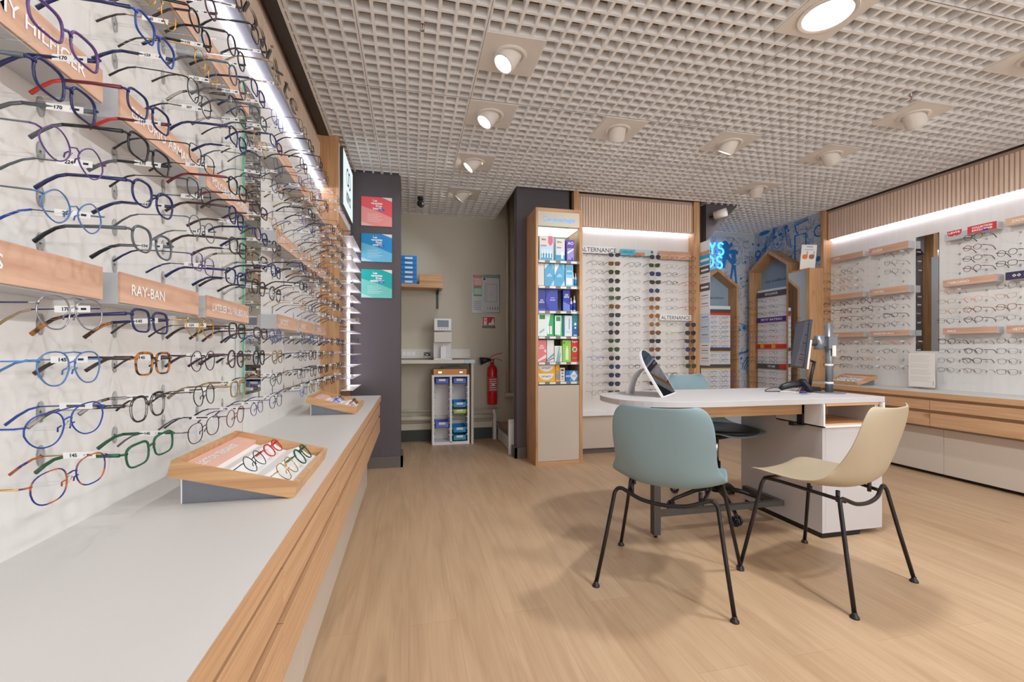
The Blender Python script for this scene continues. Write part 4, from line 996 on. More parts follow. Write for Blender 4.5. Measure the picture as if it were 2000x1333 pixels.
def side_chair(mat, loc, rz, label, grp):
    t = thing('chair', label, 'chair', loc, rz, grp)
    add_shell(shell_mesh(mat, 's'), 'seat_shell', t)
    r = 0.0085
    for s in (-1, 1):
        for (fx, fy, tx, ty, tz, nm) in ((0.27*s, -0.235, 0.205*s, -0.155, 0.418, 'rear'), (0.28*s, 0.225, 0.205*s, 0.16, 0.428, 'front')):
            m = MB()
            L_ = lambda q: (fx+(tx-fx)*q, fy+(ty-fy)*q, tz*q)
            k = [(fx, fy, 0.012), L_(0.5), L_(0.8), L_(0.88), L_(0.94), (tx-0.004*s, ty, tz-0.009), (tx-0.014*s, ty, tz-0.001), (tx-0.03*s, ty, tz)]
            m.tube([k[0]]+smooth(k[1:]), r, M_blackm, 12); lg = m.build('leg', t)
            m = MB(); m.lathe([(0.017, 0), (0.016, 0.006), (0.010, 0.014), (0.0088, 0.022)], M_black, 14, Matrix.Translation((fx, fy, 0))); m.build('foot', lg)
    m = MB()
    m.tube(smooth([(-0.176, -0.155, 0.418), (-0.15, -0.158, 0.408), (-0.09, -0.168, 0.386), (0, -0.172, 0.378), (0.09, -0.168, 0.386), (0.15, -0.158, 0.408), (0.176, -0.155, 0.418)]), r, M_blackm, 12)
    for s in (-1, 1): m.tube(smooth([(0.18*s, 0.16, 0.426), (0.172*s, 0.10, 0.424), (0.16*s, -0.05, 0.412), (0.15*s, -0.155, 0.402)]), r*0.9, M_blackm, 10)
    m.tube(smooth([(-0.176, 0.16, 0.428), (0, 0.165, 0.418), (0.176, 0.16, 0.428)]), r*0.9, M_blackm, 10)
    for s in (-1, 1):
        m.cyl((0.155*s, -0.02, 0.405), (0.155*s, -0.02, 0.432), 0.008, M_black, 8); m.cyl((0.14*s, -0.12, 0.39), (0.14*s, -0.12, 0.437), 0.008, M_black, 8)
    m.build('under_frame', t); return t
side_chair(M_blueg, (1.14, 1.81, 0), -math.radians(41), 'blue-grey plastic shell chair with four thin black legs, back to the camera', 'four legged shell chairs at the desk')
side_chair(M_beige, (1.845, 1.68, 0), math.radians(17), 'beige plastic shell chair with four thin black legs beside the desk end', 'four legged shell chairs at the desk')
# swivel chair behind the desk
t = thing('swivel_chair', 'blue-grey shell chair on castors with black seat pad, behind the desk', 'chair', (1.95, 2.56, 0), math.radians(-165))
o = add_shell(shell_mesh(M_blueg, 's'), 'seat_shell', t); o.location = (0, 0, 0.055)
m = MB(); m.lathe([(0.0, 0.0), (0.17, 0.004), (0.215, 0.018), (0.222, 0.03), (0.19, 0.038), (0.0, 0.034)], M_black, 32, Matrix.Translation((0, 0.03, 0.494)) @ Matrix.Scale(1.05, 4, (0, 1, 0))); m.build('seat_pad', t)
m = MB(); m.cyl((0, 0, 0.10), (0, 0, 0.30), 0.028, M_blackm, 16); m.cyl((0, 0, 0.30), (0, 0, 0.468), 0.018, M_chrome, 16); m.box((-0.10, -0.10, 0.466), (0.10, 0.10, 0.482), M_black); m.build('column', t)
for k in range(5):
    a = 2*PI*k/5+math.radians(165-108)
    ca, sa = math.cos(a), math.sin(a)
    m = MB(); m.tube([(0.02*ca, 0.02*sa, 0.135), (0.16*ca, 0.16*sa, 0.115), (0.30*ca, 0.30*sa, 0.075), (0.325*ca, 0.325*sa, 0.062)], [0.016, 0.014, 0.011, 0.009], M_blackm, 10); o = m.build('leg', t)
    m = MB(); c = Vector((0.33*ca, 0.33*sa, 0.031)); w = Vector((-math.sin(a+0.7), math.cos(a+0.7), 0))
    for q in (-1, 1):
        pts = [c+w*(0.013*q)+Vector((0, 0, 1))*(0.023*math.sin(2*PI*j/20))+w.cross(Vector((0, 0, 1)))*(0.023*math.cos(2*PI*j/20)) for j in range(20)]
        m.tube(pts, 0.0078, M_black, 8, closed=True)
    m.cyl(c-w*0.016, c+w*0.016, 0.005, M_black, 8); m.cyl(c+Vector((0, 0, 0.02)), c+Vector((0, 0, 0.035)), 0.010, M_black, 8); m.build('castor', o)

# ================================================================ TALL CABINET WITH CARE PRODUCTS
X0, X1, Y0, Y1, ZT = 1.071, 1.511, 3.795, 4.115, 2.292
tc = thing('display_cabinet', 'tall narrow oak cabinet with lit shelves of lens care products', 'cabinet', ((X0+X1)/2, (Y0+Y1)/2, 0))
W_ = 0.021
m = off(tc.location)
m.box((X0, Y0, 0.0), (X0+W_, Y1, ZT), M_oakZ); m.box((X1-0.03, Y0, 0.0), (X1, Y1, ZT), M_oakZ); m.box((X0+W_, Y0, ZT-0.03), (X1-0.03, Y1, ZT), M_oakX); m.box((X0+W_, Y0, 0), (X1-0.03, Y1, 0.034), M_oakX); m.build('carcass', tc)
m = off(tc.location); m.box((X0+W_, Y1-0.012, 0.034), (X1-0.03, Y1, ZT-0.03), pm('cabinet_back_panel', (150, 148, 138), 0.7)); m.build('back_panel', tc)
m = off(tc.location); m.box((X0+W_, Y0+0.002, 2.135), (X1-0.03, Y0+0.014, ZT-0.03), pm('header_panel', (214, 204, 186), 0.6)); m.build('header', tc)
m = off(tc.location); text(m, 'Contactologie', (1.287, Y0+0.0012, 2.178), (1, 0, 0), (0, 0, 1), 0.036, emis('header_letter_glow', (110, 178, 232), 1.3), width=0.30, align='C', bold=0.0012); m.build('lettering', tc)
m = off(tc.location); m.box((X0+W_+0.01, Y0+0.02, 2.118), (X1-0.04, Y1-0.02, 2.124), E_case); m.build('light_panel', tc)
m = off(tc.location); m.box((X0+W_+0.001, Y0+0.004, 0.036), (X1-0.031, Y0+0.022, 0.712), M_greige); m.build('door', tc, bevel=0.001)
SZ = [1.828, 1.600, 1.377, 1.150, 0.920, 0.744]
for z in SZ:
    m = off(tc.location); m.box((X0+W_, Y0+0.008, z-0.008), (X1-0.03, Y1-0.013, z), M_plate)
    m.box((X0+W_, Y0+0.004, z-0.024), (X1-0.03, Y0+0.0078, z+0.002), pm('shelf_rail', (128, 124, 120), 0.5))
    for k in range(4): m.box((X0+0.03+0.1*k, Y0+0.0025, z-0.021), (X0+0.085+0.1*k, Y0+0.0038, z-0.002), M_paper)
    m.build('shelf', tc)
def pb(rgb, n=None): return pm('carton_%d_%d_%d' % rgb, rgb, 0.45, var=0.02)
def carton(x0, x1, z, h, base, label, accents=(), txt=None, d=0.06, y=3.83):
    t = thing('carton', label, 'box', ((x0+x1)/2, y+d/2, z), 0, 'care product boxes in the tall cabinet')
    m = MB(); w = (x1-x0)/2; m.box((-w, -d/2, 0), (w, d/2, h), pb(base)); m.build('box', t)
    if accents or txt:
        m = MB(); e = 0.0006
        for (poly, rgb) in accents:
            e += 0.0002; m.add([(-w+2*w*a, -d/2-e, h*b) for a, b in poly], [tuple(range(len(poly)))], pb(rgb))
        if txt:
            for (s_, a, b, hh, rgb) in txt: text(m, s_, (-w+2*w*a, -d/2-e-0.0004, h*b), (1, 0, 0), (0, 0, 1), h*hh, pb(rgb), align='C', bold=0.0005, width=min(textdata(s_, h*hh/0.7)[3], 2*w*0.8))
        m.build('print', t)
    return t
R4 = lambda a, b, c, d: [(a, b), (c, b), (c, d), (a, d)]
def bottle(x, z, h, rgb, label, r=0.016):
    t = thing('bottle', label, 'bottle', (x, 3.86, z), 0, 'care bottles in the tall cabinet')
    m = MB(); m.lathe([(r*0.9, 0), (r, 0.004), (r, h*0.62), (r*0.45, h*0.76), (r*0.42, h*0.8)], M_bright, 16); m.build('body', t)
    m = MB(); m.lathe([(r*0.5, h*0.8), (r*0.42, h*0.9), (r*0.15, h)], M_bright, 12); m.build('cap', t)
    m = MB(); m.lathe([(r*1.02, h*0.12), (r*1.02, h*0.55)], pb(rgb), 16); m.build('sleeve', t)
z = SZ[0]
carton(1.115, 1.245, z, 0.225, (196, 222, 236), 'large pale blue carton with bottle picture and pink flag, top shelf of the tall cabinet', [(R4(0, .62, 1, 1), (226, 222, 214)), (R4(.1, .05, .9, .3), (60, 160, 200)), (R4(.08, .58, .5, .63), (180, 120, 170)), (R4(.15, .12, .22, .45), (240, 244, 246)), (R4(.35, .12, .42, .45), (240, 244, 246)), (R4(.55, .12, .62, .45), (240, 244, 246)), (R4(.74, .12, .81, .45), (240, 244, 246)), ([(.62, .70), (.78, .60), (.95, .72), (.95, 1), (.62, 1)], (222, 100, 140))], [('BiNu', .3, .82, .06, (70, 66, 64))])
carton(1.268, 1.352, z, 0.205, (214, 226, 232), 'narrow pale carton with blue foot, second on the top shelf of the tall cabinet', [(R4(0, .62, 1, 1), (226, 222, 214)), (R4(0, 0, 1, .28), (50, 160, 196)), (R4(.1, .58, .6, .63), (180, 120, 170)), (R4(.6, .12, .85, .42), (240, 244, 246))], [('BiNu', .4, .82, .07, (70, 66, 64))])
carton(1.370, 1.445, z, 0.20, (96, 66, 168), 'purple contact lens solution carton on the top shelf of the tall cabinet', [(R4(.1, .1, .9, .62), (150, 150, 214)), ([(.1, .35), (.9, .55), (.9, .62), (.1, .45)], (230, 230, 244)), (R4(.62, .02, .8, .2), (50, 60, 180))], [('AO', .5, .78, .13, (240, 240, 248))])
z = SZ[1]
carton(1.098, 1.158, z, 0.205, (226, 222, 216), 'plain white carton at the left of the second shelf of the tall cabinet')
for (a, b, lb_) in ((1.162, 1.252, 'blue and white carton with logo, left of two on the second shelf'), (1.255, 1.352, 'blue and white carton with folded triangle print, right of two on the second shelf')):
    carton(a, b, z, 0.205, (84, 172, 214), lb_, [(([(0, 1), (.5, 1), (0, .75)] if a < 1.2 else [(0, 0), (0, 1), (.5, 1), (.0, .5)]), (236, 240, 242)), ([(1, 1), (.6, 1), (1, .7)], (130, 196, 226)), ([(1, 0), (.6, 0), (1, .3)], (200, 226, 238))], [('KRYS', .5, .42, .07, (236, 244, 248)), ('oo', .5, .5, .08, (236, 244, 248))])
carton(1.360, 1.432, z, 0.205, (150, 206, 230), 'pale blue carton at the right end of the second shelf of the tall cabinet', [(R4(.1, .55, .9, .9), (84, 172, 214)), (R4(.1, .1, .9, .4), (232, 240, 244))], [('KRYS', .5, .66, .07, (240, 244, 248))])
bottle(1.444, z, 0.14, (70, 160, 210), 'small white bottle with light blue sleeve on the second shelf', 0.010); bottle(1.468, z, 0.135, (70, 160, 210), 'rightmost white bottle on the second shelf of the tall cabinet', 0.011)
z = SZ[2]
carton(1.100, 1.170, z, 0.200, (40, 52, 150), 'royal blue carton with white logo at the left of the third shelf', [(R4(0, 0, 1, .1), (70, 90, 190))], [('KRYS', .5, .36, .07, (236, 240, 248)), ('oo', .5, .46, .09, (236, 240, 248))])
carton(1.172, 1.285, z, 0.200, (58, 72, 176), 'wide royal blue carton with dark chevron, second on the third shelf', [([(0, 0), (0, 1), (.35, 1), (0, .5), (.35, 0)], (36, 46, 140)), (R4(.35, .48, .8, .52), (180, 190, 230)), (R4(.4, .58, .75, .61), (180, 190, 230))])
carton(1.337, 1.402, z, 0.200, (38, 58, 160), 'narrow royal blue carton with logo, third on the third shelf', [([(0, .45), (1, .3), (1, 0), (0, 0)], (110, 130, 214))], [('KRYS', .5, .62, .07, (236, 240, 248)), ('oo', .5, .72, .1, (236, 240, 248))])
bottle(1.424, z, 0.13, (50, 80, 180), 'white bottle with dark blue sleeve on the third shelf', 0.011); bottle(1.455, z, 0.15, (50, 80, 180), 'taller white bottle at the right end of the third shelf', 0.012)
z = SZ[3]
carton(1.100, 1.248, z, 0.208, (44, 176, 100), 'wide green and white carton at the left of the fourth shelf', [([(0, 0), (.55, 0), (.8, 1), (0, 1)], (232, 240, 236)), (R4(.1, .74, .45, .93), (30, 140, 70)), (R4(.6, .1, .72, .45), (240, 244, 242)), (R4(.76, .1, .88, .45), (240, 244, 242)), ([(.1, .1), (.4, .25), (.4, .35), (.1, .2)], (150, 200, 220))])
carton(1.256, 1.330, z, 0.192, (60, 180, 110), 'narrow green carton with white front, second on the fourth shelf', [([(.05, .1), (.75, .05), (.85, .95), (.05, .95)], (232, 240, 236)), (R4(.2, .72, .75, .92), (30, 140, 70))])
carton(1.340, 1.422, z, 0.190, (224, 232, 236), 'white carton with blue side and upright lettering on the fourth shelf', [(R4(0, 0, .16, 1), (60, 130, 170)), (R4(.3, .2, .75, .24), (170, 200, 220)), (R4(.62, .35, .72, .85), (110, 150, 180))])
carton(1.426, 1.480, z, 0.206, (20, 130, 140), 'teal carton with white dots at the right end of the fourth shelf', [(R4(0, 0, 1, .45), (20, 96, 160)), ([(.5+.22*math.cos(k), .55+.07*math.sin(k)) for k in range(6)], (230, 240, 244)), (R4(.35, .35, .65, .42), (230, 240, 244)), (R4(.2, .04, .8, .08), (230, 240, 244))])
z = SZ[4]
carton(1.100, 1.178, z, 0.198, (226, 128, 128), 'salmon pink carton with white logo at the left of the fifth shelf', [([(0, 0), (1, .2), (1, .35), (0, .1)], (244, 222, 220)), ([(1, .6), (.7, .5), (1, .4)], (244, 222, 220))], [('KRYS', .45, .6, .07, (250, 240, 240)), ('oo', .45, .7, .1, (250, 240, 240))])
carton(1.184, 1.250, z, 0.198, (228, 228, 224), 'tall white carton with green wave, second on the fifth shelf', [([(0, .05), (1, .3), (1, .42), (0, .12)], (110, 176, 168)), ([(0, .0), (1, .15), (1, .22), (0, .05)], (150, 130, 190))])
carton(1.256, 1.326, z, 0.145, (224, 226, 224), 'short white carton with diagonal stripes on the fifth shelf', [([(.2, 0), (.6, .95), (.72, .95), (.5, 0)], (110, 186, 170)), ([(.5, 0), (.72, .6), (.8, .5), (.7, 0)], (140, 160, 200))])
carton(1.332, 1.412, z, 0.198, (150, 206, 70), 'lime green carton with bottle picture on the fifth shelf', [([(.35, .1), (.7, .1), (.68, .55), (.55, .75), (.5, .75), (.37, .55)], (226, 240, 226)), (R4(.1, .82, .25, .92), (60, 130, 60))])
carton(1.416, 1.480, z, 0.206, (214, 40, 40), 'red carton with green and white disc at the right of the fifth shelf', [([(.5+.36*math.cos(k*.7), .55+.12*math.sin(k*.7)) for k in range(9)], (244, 240, 236)), ([(.5+.26*math.cos(k*.7), .55+.085*math.sin(k*.7)) for k in range(9)], (60, 160, 70)), (R4(.2, .14, .8, .2), (70, 170, 70))], [('Regard', .5, .86, .08, (250, 244, 240))])
z = SZ[5]
for k in range(2):
    carton(1.098, 1.262, z+0.0755*k, 0.074, (238, 178, 40), ('lower', 'upper')[k]+' yellow and white flat carton of the pair on the bottom shelf', [([(.02, 1)]+[(.48-.44*math.cos(q*PI/10), 1-.82*math.sin(q*PI/10)) for q in range(1, 10)]+[(.94, 1)], (236, 232, 224))], [('OPTINETT', .48, .52, .18, (96, 88, 84))])
carton(1.266, 1.303, z, 0.150, (236, 170, 30), 'slim yellow upright carton on the bottom shelf', [(R4(0, .1, 1, .5), (150, 150, 150)), (R4(0, .55, 1, .62), (150, 150, 150))])
carton(1.308, 1.352, z, 0.122, (224, 220, 216), 'slim white carton with small coloured squares on the bottom shelf', [(R4(.2, .76, .8, .9), (70, 64, 66)), (R4(.3, .55, .7, .66), (200, 110, 90)), (R4(.3, .3, .7, .4), (110, 110, 130)), (R4(.3, .12, .7, .2), (200, 140, 80))])
carton(1.360, 1.478, z, 0.096, (70, 150, 210), 'blue box with white diamond and logo on the bottom shelf', [(R4(0, 0, .34, 1), (30, 110, 190)), ([(.36, .5), (.68, .0), (1, .5), (.68, 1)], (226, 232, 238)), (R4(.5, .4, .85, .6), (214, 190, 190))], [('oo', .17, .4, .26, (240, 244, 250))])

# ================================================================ BACK ALCOVE
t = thing('workbench', 'white workbench against the alcove back wall', 'bench', (0.0, 5.0, 0))
m = off(t.location); m.box((-0.695, 4.83, 0.883), (0.67, 5.148, 0.92), M_plate); m.build('top', t)
m = off(t.location); m.box((0.555, 4.826, 0.883), (0.674, 4.8298, 0.92), M_alu); m.build('edge_trim', t)
m = off(t.location); m.box((0.635, 4.84, 0.0), (0.66, 5.05, 0.882), M_cream); m.build('leg', t)
t = thing('cable_trunking', 'white plastic cable trunking running along the wall above the workbench', 'trunking', (0.0, 5.13, 0.935))
m = off(t.location); m.box((-0.69, 5.105, 0.935), (0.655, 5.149, 1.038), M_plate); m.build('cover', t)
m = off(t.location); 
for q in range(3): m.box((-0.10+0.05*q, 5.102, 0.965), (-0.06+0.05*q, 5.1048, 1.01), M_bright)
m.build('socket', t)
t = thing('lensmeter', 'white lens measuring machine with small screen on the workbench', 'machine', (0.327, 4.93, 0.92))
m = MB(); m.box((-0.095, -0.09, 0), (0.10, 0.10, 0.022), M_white); m.box((-0.095, 0.0, 0.022), (0.10, 0.10, 0.30), M_white); m.box((-0.093, -0.09, 0.19), (0.098, 0.0, 0.30), M_plate); m.build('body', t, bevel=0.004)
m = MB(); m.box((-0.092, -0.095, 0.315), (0.092, 0.03, 0.445), M_bright); m.build('head', t, bevel=0.005)
m = MB(); m.box((-0.058, -0.0966, 0.352), (0.062, -0.0952, 0.428), pm('small_screen', (78, 92, 102), 0.2)); m.build('screen', t)
m = MB()
for q in range(4): m.box((-0.048+0.03*q, -0.0966, 0.334), (-0.034+0.03*q, -0.0952, 0.339), M_text_g)
m.build('button', t)
m = MB(); m.box((-0.022, -0.08, 0.022), (0.035, -0.03, 0.145), M_bright); m.lathe([(0.02, 0.145), (0.006, 0.165)], M_bright, 12, Matrix.Translation((0.006, -0.055, 0))); m.build('lens_support', t)
m = MB()
for q in (-0.02, -0.008, 0.012, 0.03): m.cyl((q, -0.055, 0.19), (q, -0.055, 0.225), 0.003, M_black, 6)
m.cyl((-0.02, -0.06, 0.235), (0.04, -0.06, 0.245), 0.006, M_black, 8); m.build('marker_arm', t)
m = MB(); pts = []
for q in range(40): pts.append((0.175+0.035*math.cos(q*0.55)-0.01, 4.93+0.02*math.sin(q*0.4), 0.925+0.03+0.045*abs(math.sin(q*0.37))))
m.tube(pts, 0.0032, M_black, 6); tag(m.build('power_cable'), 'tangled black cable left of the lens measuring machine', 'cable')
# drawer tower with bins
dx0, dx1, dy0, dy1, dz = 0.215, 0.619, 4.87, 5.09, 0.757
t = thing('bin_rack', 'white two column rack for plastic bins under the workbench', 'rack', ((dx0+dx1)/2, 4.98, 0))
m = off(t.location); m.box((dx0, dy0, 0), (dx0+0.022, dy1, dz), M_bright); m.box((dx1-0.022, dy0, 0), (dx1, dy1, dz), M_bright); m.box(((dx0+dx1)/2-0.011, dy0, 0.02), ((dx0+dx1)/2+0.011, dy1, dz-0.02), M_bright)
m.box((dx0+0.022, dy0, dz-0.02), (dx1-0.022, dy1, dz), M_bright); m.box((dx0+0.022, dy0, 0.0), (dx1-0.022, dy1, 0.03), M_bright); m.box((dx0+0.022, dy1-0.01, 0.03), (dx1-0.022, dy1, dz-0.02), M_plate); m.build('frame', t)
m = off(t.location)
for q in range(9):
    for xx in (dx0+0.022, (dx0+dx1)/2+0.011): m.box((xx, dy0+0.002, 0.10+0.065*q), (xx+0.010, dy1-0.011, 0.108+0.065*q), M_bright)
    for xx in ((dx0+dx1)/2-0.021, dx1-0.032): m.box((xx, dy0+0.002, 0.10+0.065*q), (xx+0.010, dy1-0.011, 0.108+0.065*q), M_bright)
m.build('runner', t)
def bin_(x0, x1, z0, z1, rgb, label, translucent=False):
    t = thing('bin', label, 'bin', ((x0+x1)/2, 4.965, z0), 0, 'plastic bins in the rack')
    c = pm('bin_%d_%d_%d' % rgb, rgb, 0.35, var=0.02); w = (x1-x0)/2; h = z1-z0
    m = MB(); m.box((-w, -0.1, 0), (w, 0.1, 0.004), c); m.box((-w, -0.1, 0), (-w+0.004, 0.1, h), c); m.box((w-0.004, -0.1, 0), (w, 0.1, h), c); m.box((-w, 0.096, 0), (w, 0.1, h), c); m.box((-w, -0.1, 0), (w, -0.096, h*0.86), c); m.build('tray', t)
    m = MB(); m.box((-w*0.5, -0.1012, h*0.45), (w*0.5, -0.1003, h*0.8), M_paper); m.build('label_strip', t)
xa, xb, xc, xd = dx0+0.036, (dx0+dx1)/2-0.024, (dx0+dx1)/2+0.024, dx1-0.036
bin_(xa, xb, 0.660, 0.728, (70, 90, 190), 'violet blue bin at the top left of the rack'); bin_(xc, xd, 0.660, 0.728, (70, 100, 190), 'violet blue bin at the top right of the rack')
bin_(xa, xb, 0.188, 0.258, (100, 122, 204), 'pale violet bin low in the left column of the rack')
bin_(xc, xd, 0.400, 0.468, (22, 140, 206), 'bright blue bin half way down the right column'); bin_(xc, xd, 0.332, 0.388, (176, 196, 96), 'lime green bin under the bright blue one')
bin_(xc, xd, 0.125, 0.196, (22, 140, 206), 'bright blue bin low in the right column with a label'); bin_(xc, xd, 0.042, 0.11, (60, 150, 190), 'lowest blue bin in the right column')
t = thing('instrument_case', 'orange wooden case with two clasps on top of the bin rack', 'case', (0.41, 4.97, dz))
m = MB(); m.box((-0.18, -0.09, 0), (0.18, 0.09, 0.063), pm('orange_wood_case', (214, 142, 50), 0.4)); m.build('case_body', t, bevel=0.002)
for q in (-0.11, 0.12):
    m = MB(); m.box((q-0.018, -0.093, 0.02), (q+0.018, -0.0903, 0.036), M_chrome); m.build('clasp', t)
m = MB(); m.box((-0.09, -0.05, 0), (0.12, 0.05, 0.022), M_black); o = m.build('eyeglass_case', None, loc=(0.41, 4.97, dz+0.0635)); tag(o, 'flat black case lying on the orange wooden case', 'case')
# wall shelf, trays, box
t = thing('wall_shelf', 'pale wood wall shelf on black bracket in the alcove', 'shelf', (-0.1, 5.0, 1.70))
m = off(t.location); m.box((-0.695, 4.87, 1.70), (0.33, 5.149, 1.735), M_oakX); m.build('board', t)
m = off(t.location); m.prism([(5.148, 1.50), (5.148, 1.699), (4.95, 1.699), (4.95, 1.69), (5.13, 1.66), (5.135, 1.50)], 0.022, M_black, 'YZ', 0.275); m.build('bracket', t)
M_tray = pm('tray_blue', (14, 128, 206), 0.35)
for k in range(6):
    t = thing('stacking_tray', '%s blue stacking tray from the bottom on the alcove shelf' % ORD[k].replace('first', 'lowest first'), 'tray', (-0.04, 4.98, 1.7355+0.0505*k), 0, 'blue trays stacked on the alcove shelf')
    m = MB(); m.box((-0.10, -0.10, 0), (0.093, 0.12, 0.004), M_tray); m.box((-0.10, -0.10, 0.004), (0.093, -0.096, 0.047), M_tray); m.box((0.089, -0.096, 0.004), (0.093, 0.12, 0.049), M_tray); m.box((-0.10, -0.096, 0.004), (-0.096, 0.12, 0.049), M_tray); m.build('tray', t)
    m = MB(); m.box((-0.03, -0.1013, 0.012), (0.05, -0.1003, 0.032), M_paper); m.build('label_strip', t)
t = thing('wooden_box', 'pale wooden box with lid on the alcove shelf', 'box', (0.205, 4.98, 1.7355))
m = MB(); m.box((-0.125, -0.10, 0), (0.125, 0.12, 0.028), M_oakX); m.build('base', t); m = MB(); m.box((-0.125, -0.10, 0.0285), (0.125, 0.12, 0.112), M_oakX); m.build('lid', t, bevel=0.002)
# pipes
def pipe(pts, r, label, mat=M_creamgl):
    m = MB(); m.tube(pts, r, mat, 14); tag(m.build('pipe'), label, 'pipe', 'painted pipes in the alcove')
pipe([(-0.69, 5.085, 0.262), (0.92, 5.085, 0.262)], 0.030, 'fat cream pipe low along the alcove back wall')
pipe([(-0.69, 5.10, 0.345), (0.98, 5.10, 0.345)], 0.010, 'thin cream pipe above the fat one on the alcove wall')
pipe([(1.095, 5.105, 0.50), (1.095, 5.105, 3.0)], 0.019, 'tall upright cream pipe right of the evacuation plan')
pipe([(1.175, 5.115, 0.4), (1.175, 5.115, 3.0)], 0.010, 'thin upright pipe next to the dark partition')
pipe([(1.06, 5.09, 0.50), (1.30, 5.09, 0.50)], 0.026, 'short horizontal pipe elbow near the stairs')
# extinguisher
t = thing('fire_extinguisher', 'red carbon dioxide fire extinguisher with black horn hung on the alcove wall', 'fire extinguisher', (0.905, 5.05, 0.40))
m = MB(); m.lathe([(0.0, 0), (0.052, 0.003), (0.056, 0.015), (0.056, 0.40), (0.048, 0.43), (0.022, 0.455), (0.018, 0.48)], pm('extinguisher_red', (206, 30, 36), 0.25), 28); m.build('cylinder', t)
m = MB(); m.lathe([(0.0566, 0.15), (0.0566, 0.32)], pm('extinguisher_label', (206, 88, 86), 0.5), 28); 
for q in range(6): m.box((-0.04, -0.060, 0.17+0.024*q), (0.04, -0.057, 0.178+0.024*q), M_paper)
m.box((-0.012, -0.0605, 0.22), (0.012, -0.0572, 0.25), M_paper); m.build('label_band', t)
m = MB(); m.cyl((0, 0, 0.48), (0, 0, 0.52), 0.018, FM['gold'], 12); m.build('valve', t)
m = MB(); m.tube([(-0.03, -0.01, 0.515), (-0.015, -0.01, 0.55), (0.04, -0.01, 0.575), (0.115, -0.01, 0.592)], 0.006, pm('extinguisher_red', (206, 30, 36)), 8, rz=0.6); m.tube([(0.0, -0.01, 0.52), (0.05, -0.01, 0.53), (0.115, -0.01, 0.505)], 0.006, MATS['extinguisher_red'], 8, rz=0.6); m.build('handle', t)
m = MB(); m.tube([(-0.01, 0, 0.51), (-0.045, -0.005, 0.515), (-0.14, -0.01, 0.50)], [0.012, 0.022, 0.046], M_black, 20); m.build('horn', t)
# signs in the alcove
t = thing('evacuation_plan', 'framed evacuation plan with red and green panels on the alcove wall', 'sign', (0.848, 5.14, 1.465))
m = off(t.location); m.box((0.685, 5.140, 1.462), (1.012, 5.1495, 1.908), M_alu); m.build('frame', t)
m = off(t.location); m.box((0.692, 5.138, 1.47), (1.005, 5.1399, 1.900), pm('plan_sheet', (206, 208, 210), 0.6)); m.build('sheet', t)
m = off(t.location); e_ = 5.1375
PR, PG = pm('plan_red', (204, 70, 66), 0.6), pm('plan_green', (50, 140, 84), 0.6)
def lay(a, b, c, d, mat, k=0): m.quad([(a, e_-0.0003*k, c), (b, e_-0.0003*k, c), (b, e_-0.0003*k, d), (a, e_-0.0003*k, d)], mat)
lay(0.695, 0.80, 1.872, 1.898, PR); lay(0.81, 1.0, 1.872, 1.898, PG); lay(0.695, 0.80, 1.775, 1.868, pm('plan_pale_red', (222, 160, 150), 0.6)); lay(0.70, 0.795, 1.762, 1.774, PR, 1)
lay(0.695, 0.80, 1.66, 1.758, pm('plan_pale_green', (160, 196, 168), 0.6)); lay(0.70, 0.795, 1.655, 1.668, PG, 1); lay(0.70, 0.795, 1.748, 1.757, PG, 1)
for q in range(4):
    lay(0.715, 0.79, 1.79+0.018*q, 1.797+0.018*q, M_paper, 2); lay(0.715, 0.79, 1.685+0.016*q, 1.69+0.016*q, M_paper, 2)
for a, b, c, d in ((0.835, 0.838, 1.59, 1.80), (0.975, 0.978, 1.59, 1.80), (0.835, 0.978, 1.798, 1.801), (0.835, 0.978, 1.59, 1.593), (0.855, 0.857, 1.60, 1.79), (0.90, 0.94, 1.68, 1.682), (0.90, 0.902, 1.65, 1.71)): lay(a, b, c, d, M_text_g, 1)
lay(0.815, 0.84, 1.845, 1.867, M_navyp, 1); lay(0.895, 0.93, 1.785, 1.80, pm('plan_yellow', (206, 200, 130), 0.6), 2)
text(m, "PLAN D'EVACUATION", (0.905, e_-0.0008, 1.88), (1, 0, 0), (0, 0, 1), 0.012, M_paper, width=0.17, align='C'); text(m, 'INCENDIE', (0.747, e_-0.0008, 1.88), (1, 0, 0), (0, 0, 1), 0.012, M_paper, width=0.08, align='C')
for q in range(5): lay(0.705, 0.79, 1.50+0.022*q, 1.504+0.022*q, M_text_g, 1); lay(0.86+0.03*q, 0.872+0.03*q, 1.50, 1.53, M_alu, 1)
m.build('print', t)
t = thing('extinguisher_sign', 'small red and white fire extinguisher sign on the alcove wall', 'sign', (0.881, 5.147, 1.285))
m = off(t.location); m.box((0.805, 5.1455, 1.285), (0.957, 5.1495, 1.425), M_paper); m.build('plate', t)
m = off(t.location); e_ = 5.145
lay(0.809, 0.953, 1.318, 1.416, pm('safety_red', (206, 38, 44), 0.5)); lay(0.805, 0.957, 1.285, 1.312, M_text_g)
lay(0.822, 0.858, 1.322, 1.382, M_paper, 1); m.add([(0.818, e_-0.0004, 1.39), (0.835, e_-0.0004, 1.405), (0.862, e_-0.0004, 1.40), (0.858, e_-0.0004, 1.385), (0.822, e_-0.0004, 1.383)], [(0, 1, 2, 3, 4)], M_paper)
lay(0.83, 0.85, 1.368, 1.378, MATS['safety_red'], 2); lay(0.878, 0.945, 1.322, 1.345, M_paper, 1)
m.add([(0.905, e_-0.0004, 1.345), (0.945, e_-0.0004, 1.345), (0.938, e_-0.0004, 1.38), (0.945, e_-0.0004, 1.405), (0.925, e_-0.0004, 1.39), (0.915, e_-0.0004, 1.37)], [(0, 1, 2, 3, 4, 5)], M_paper)
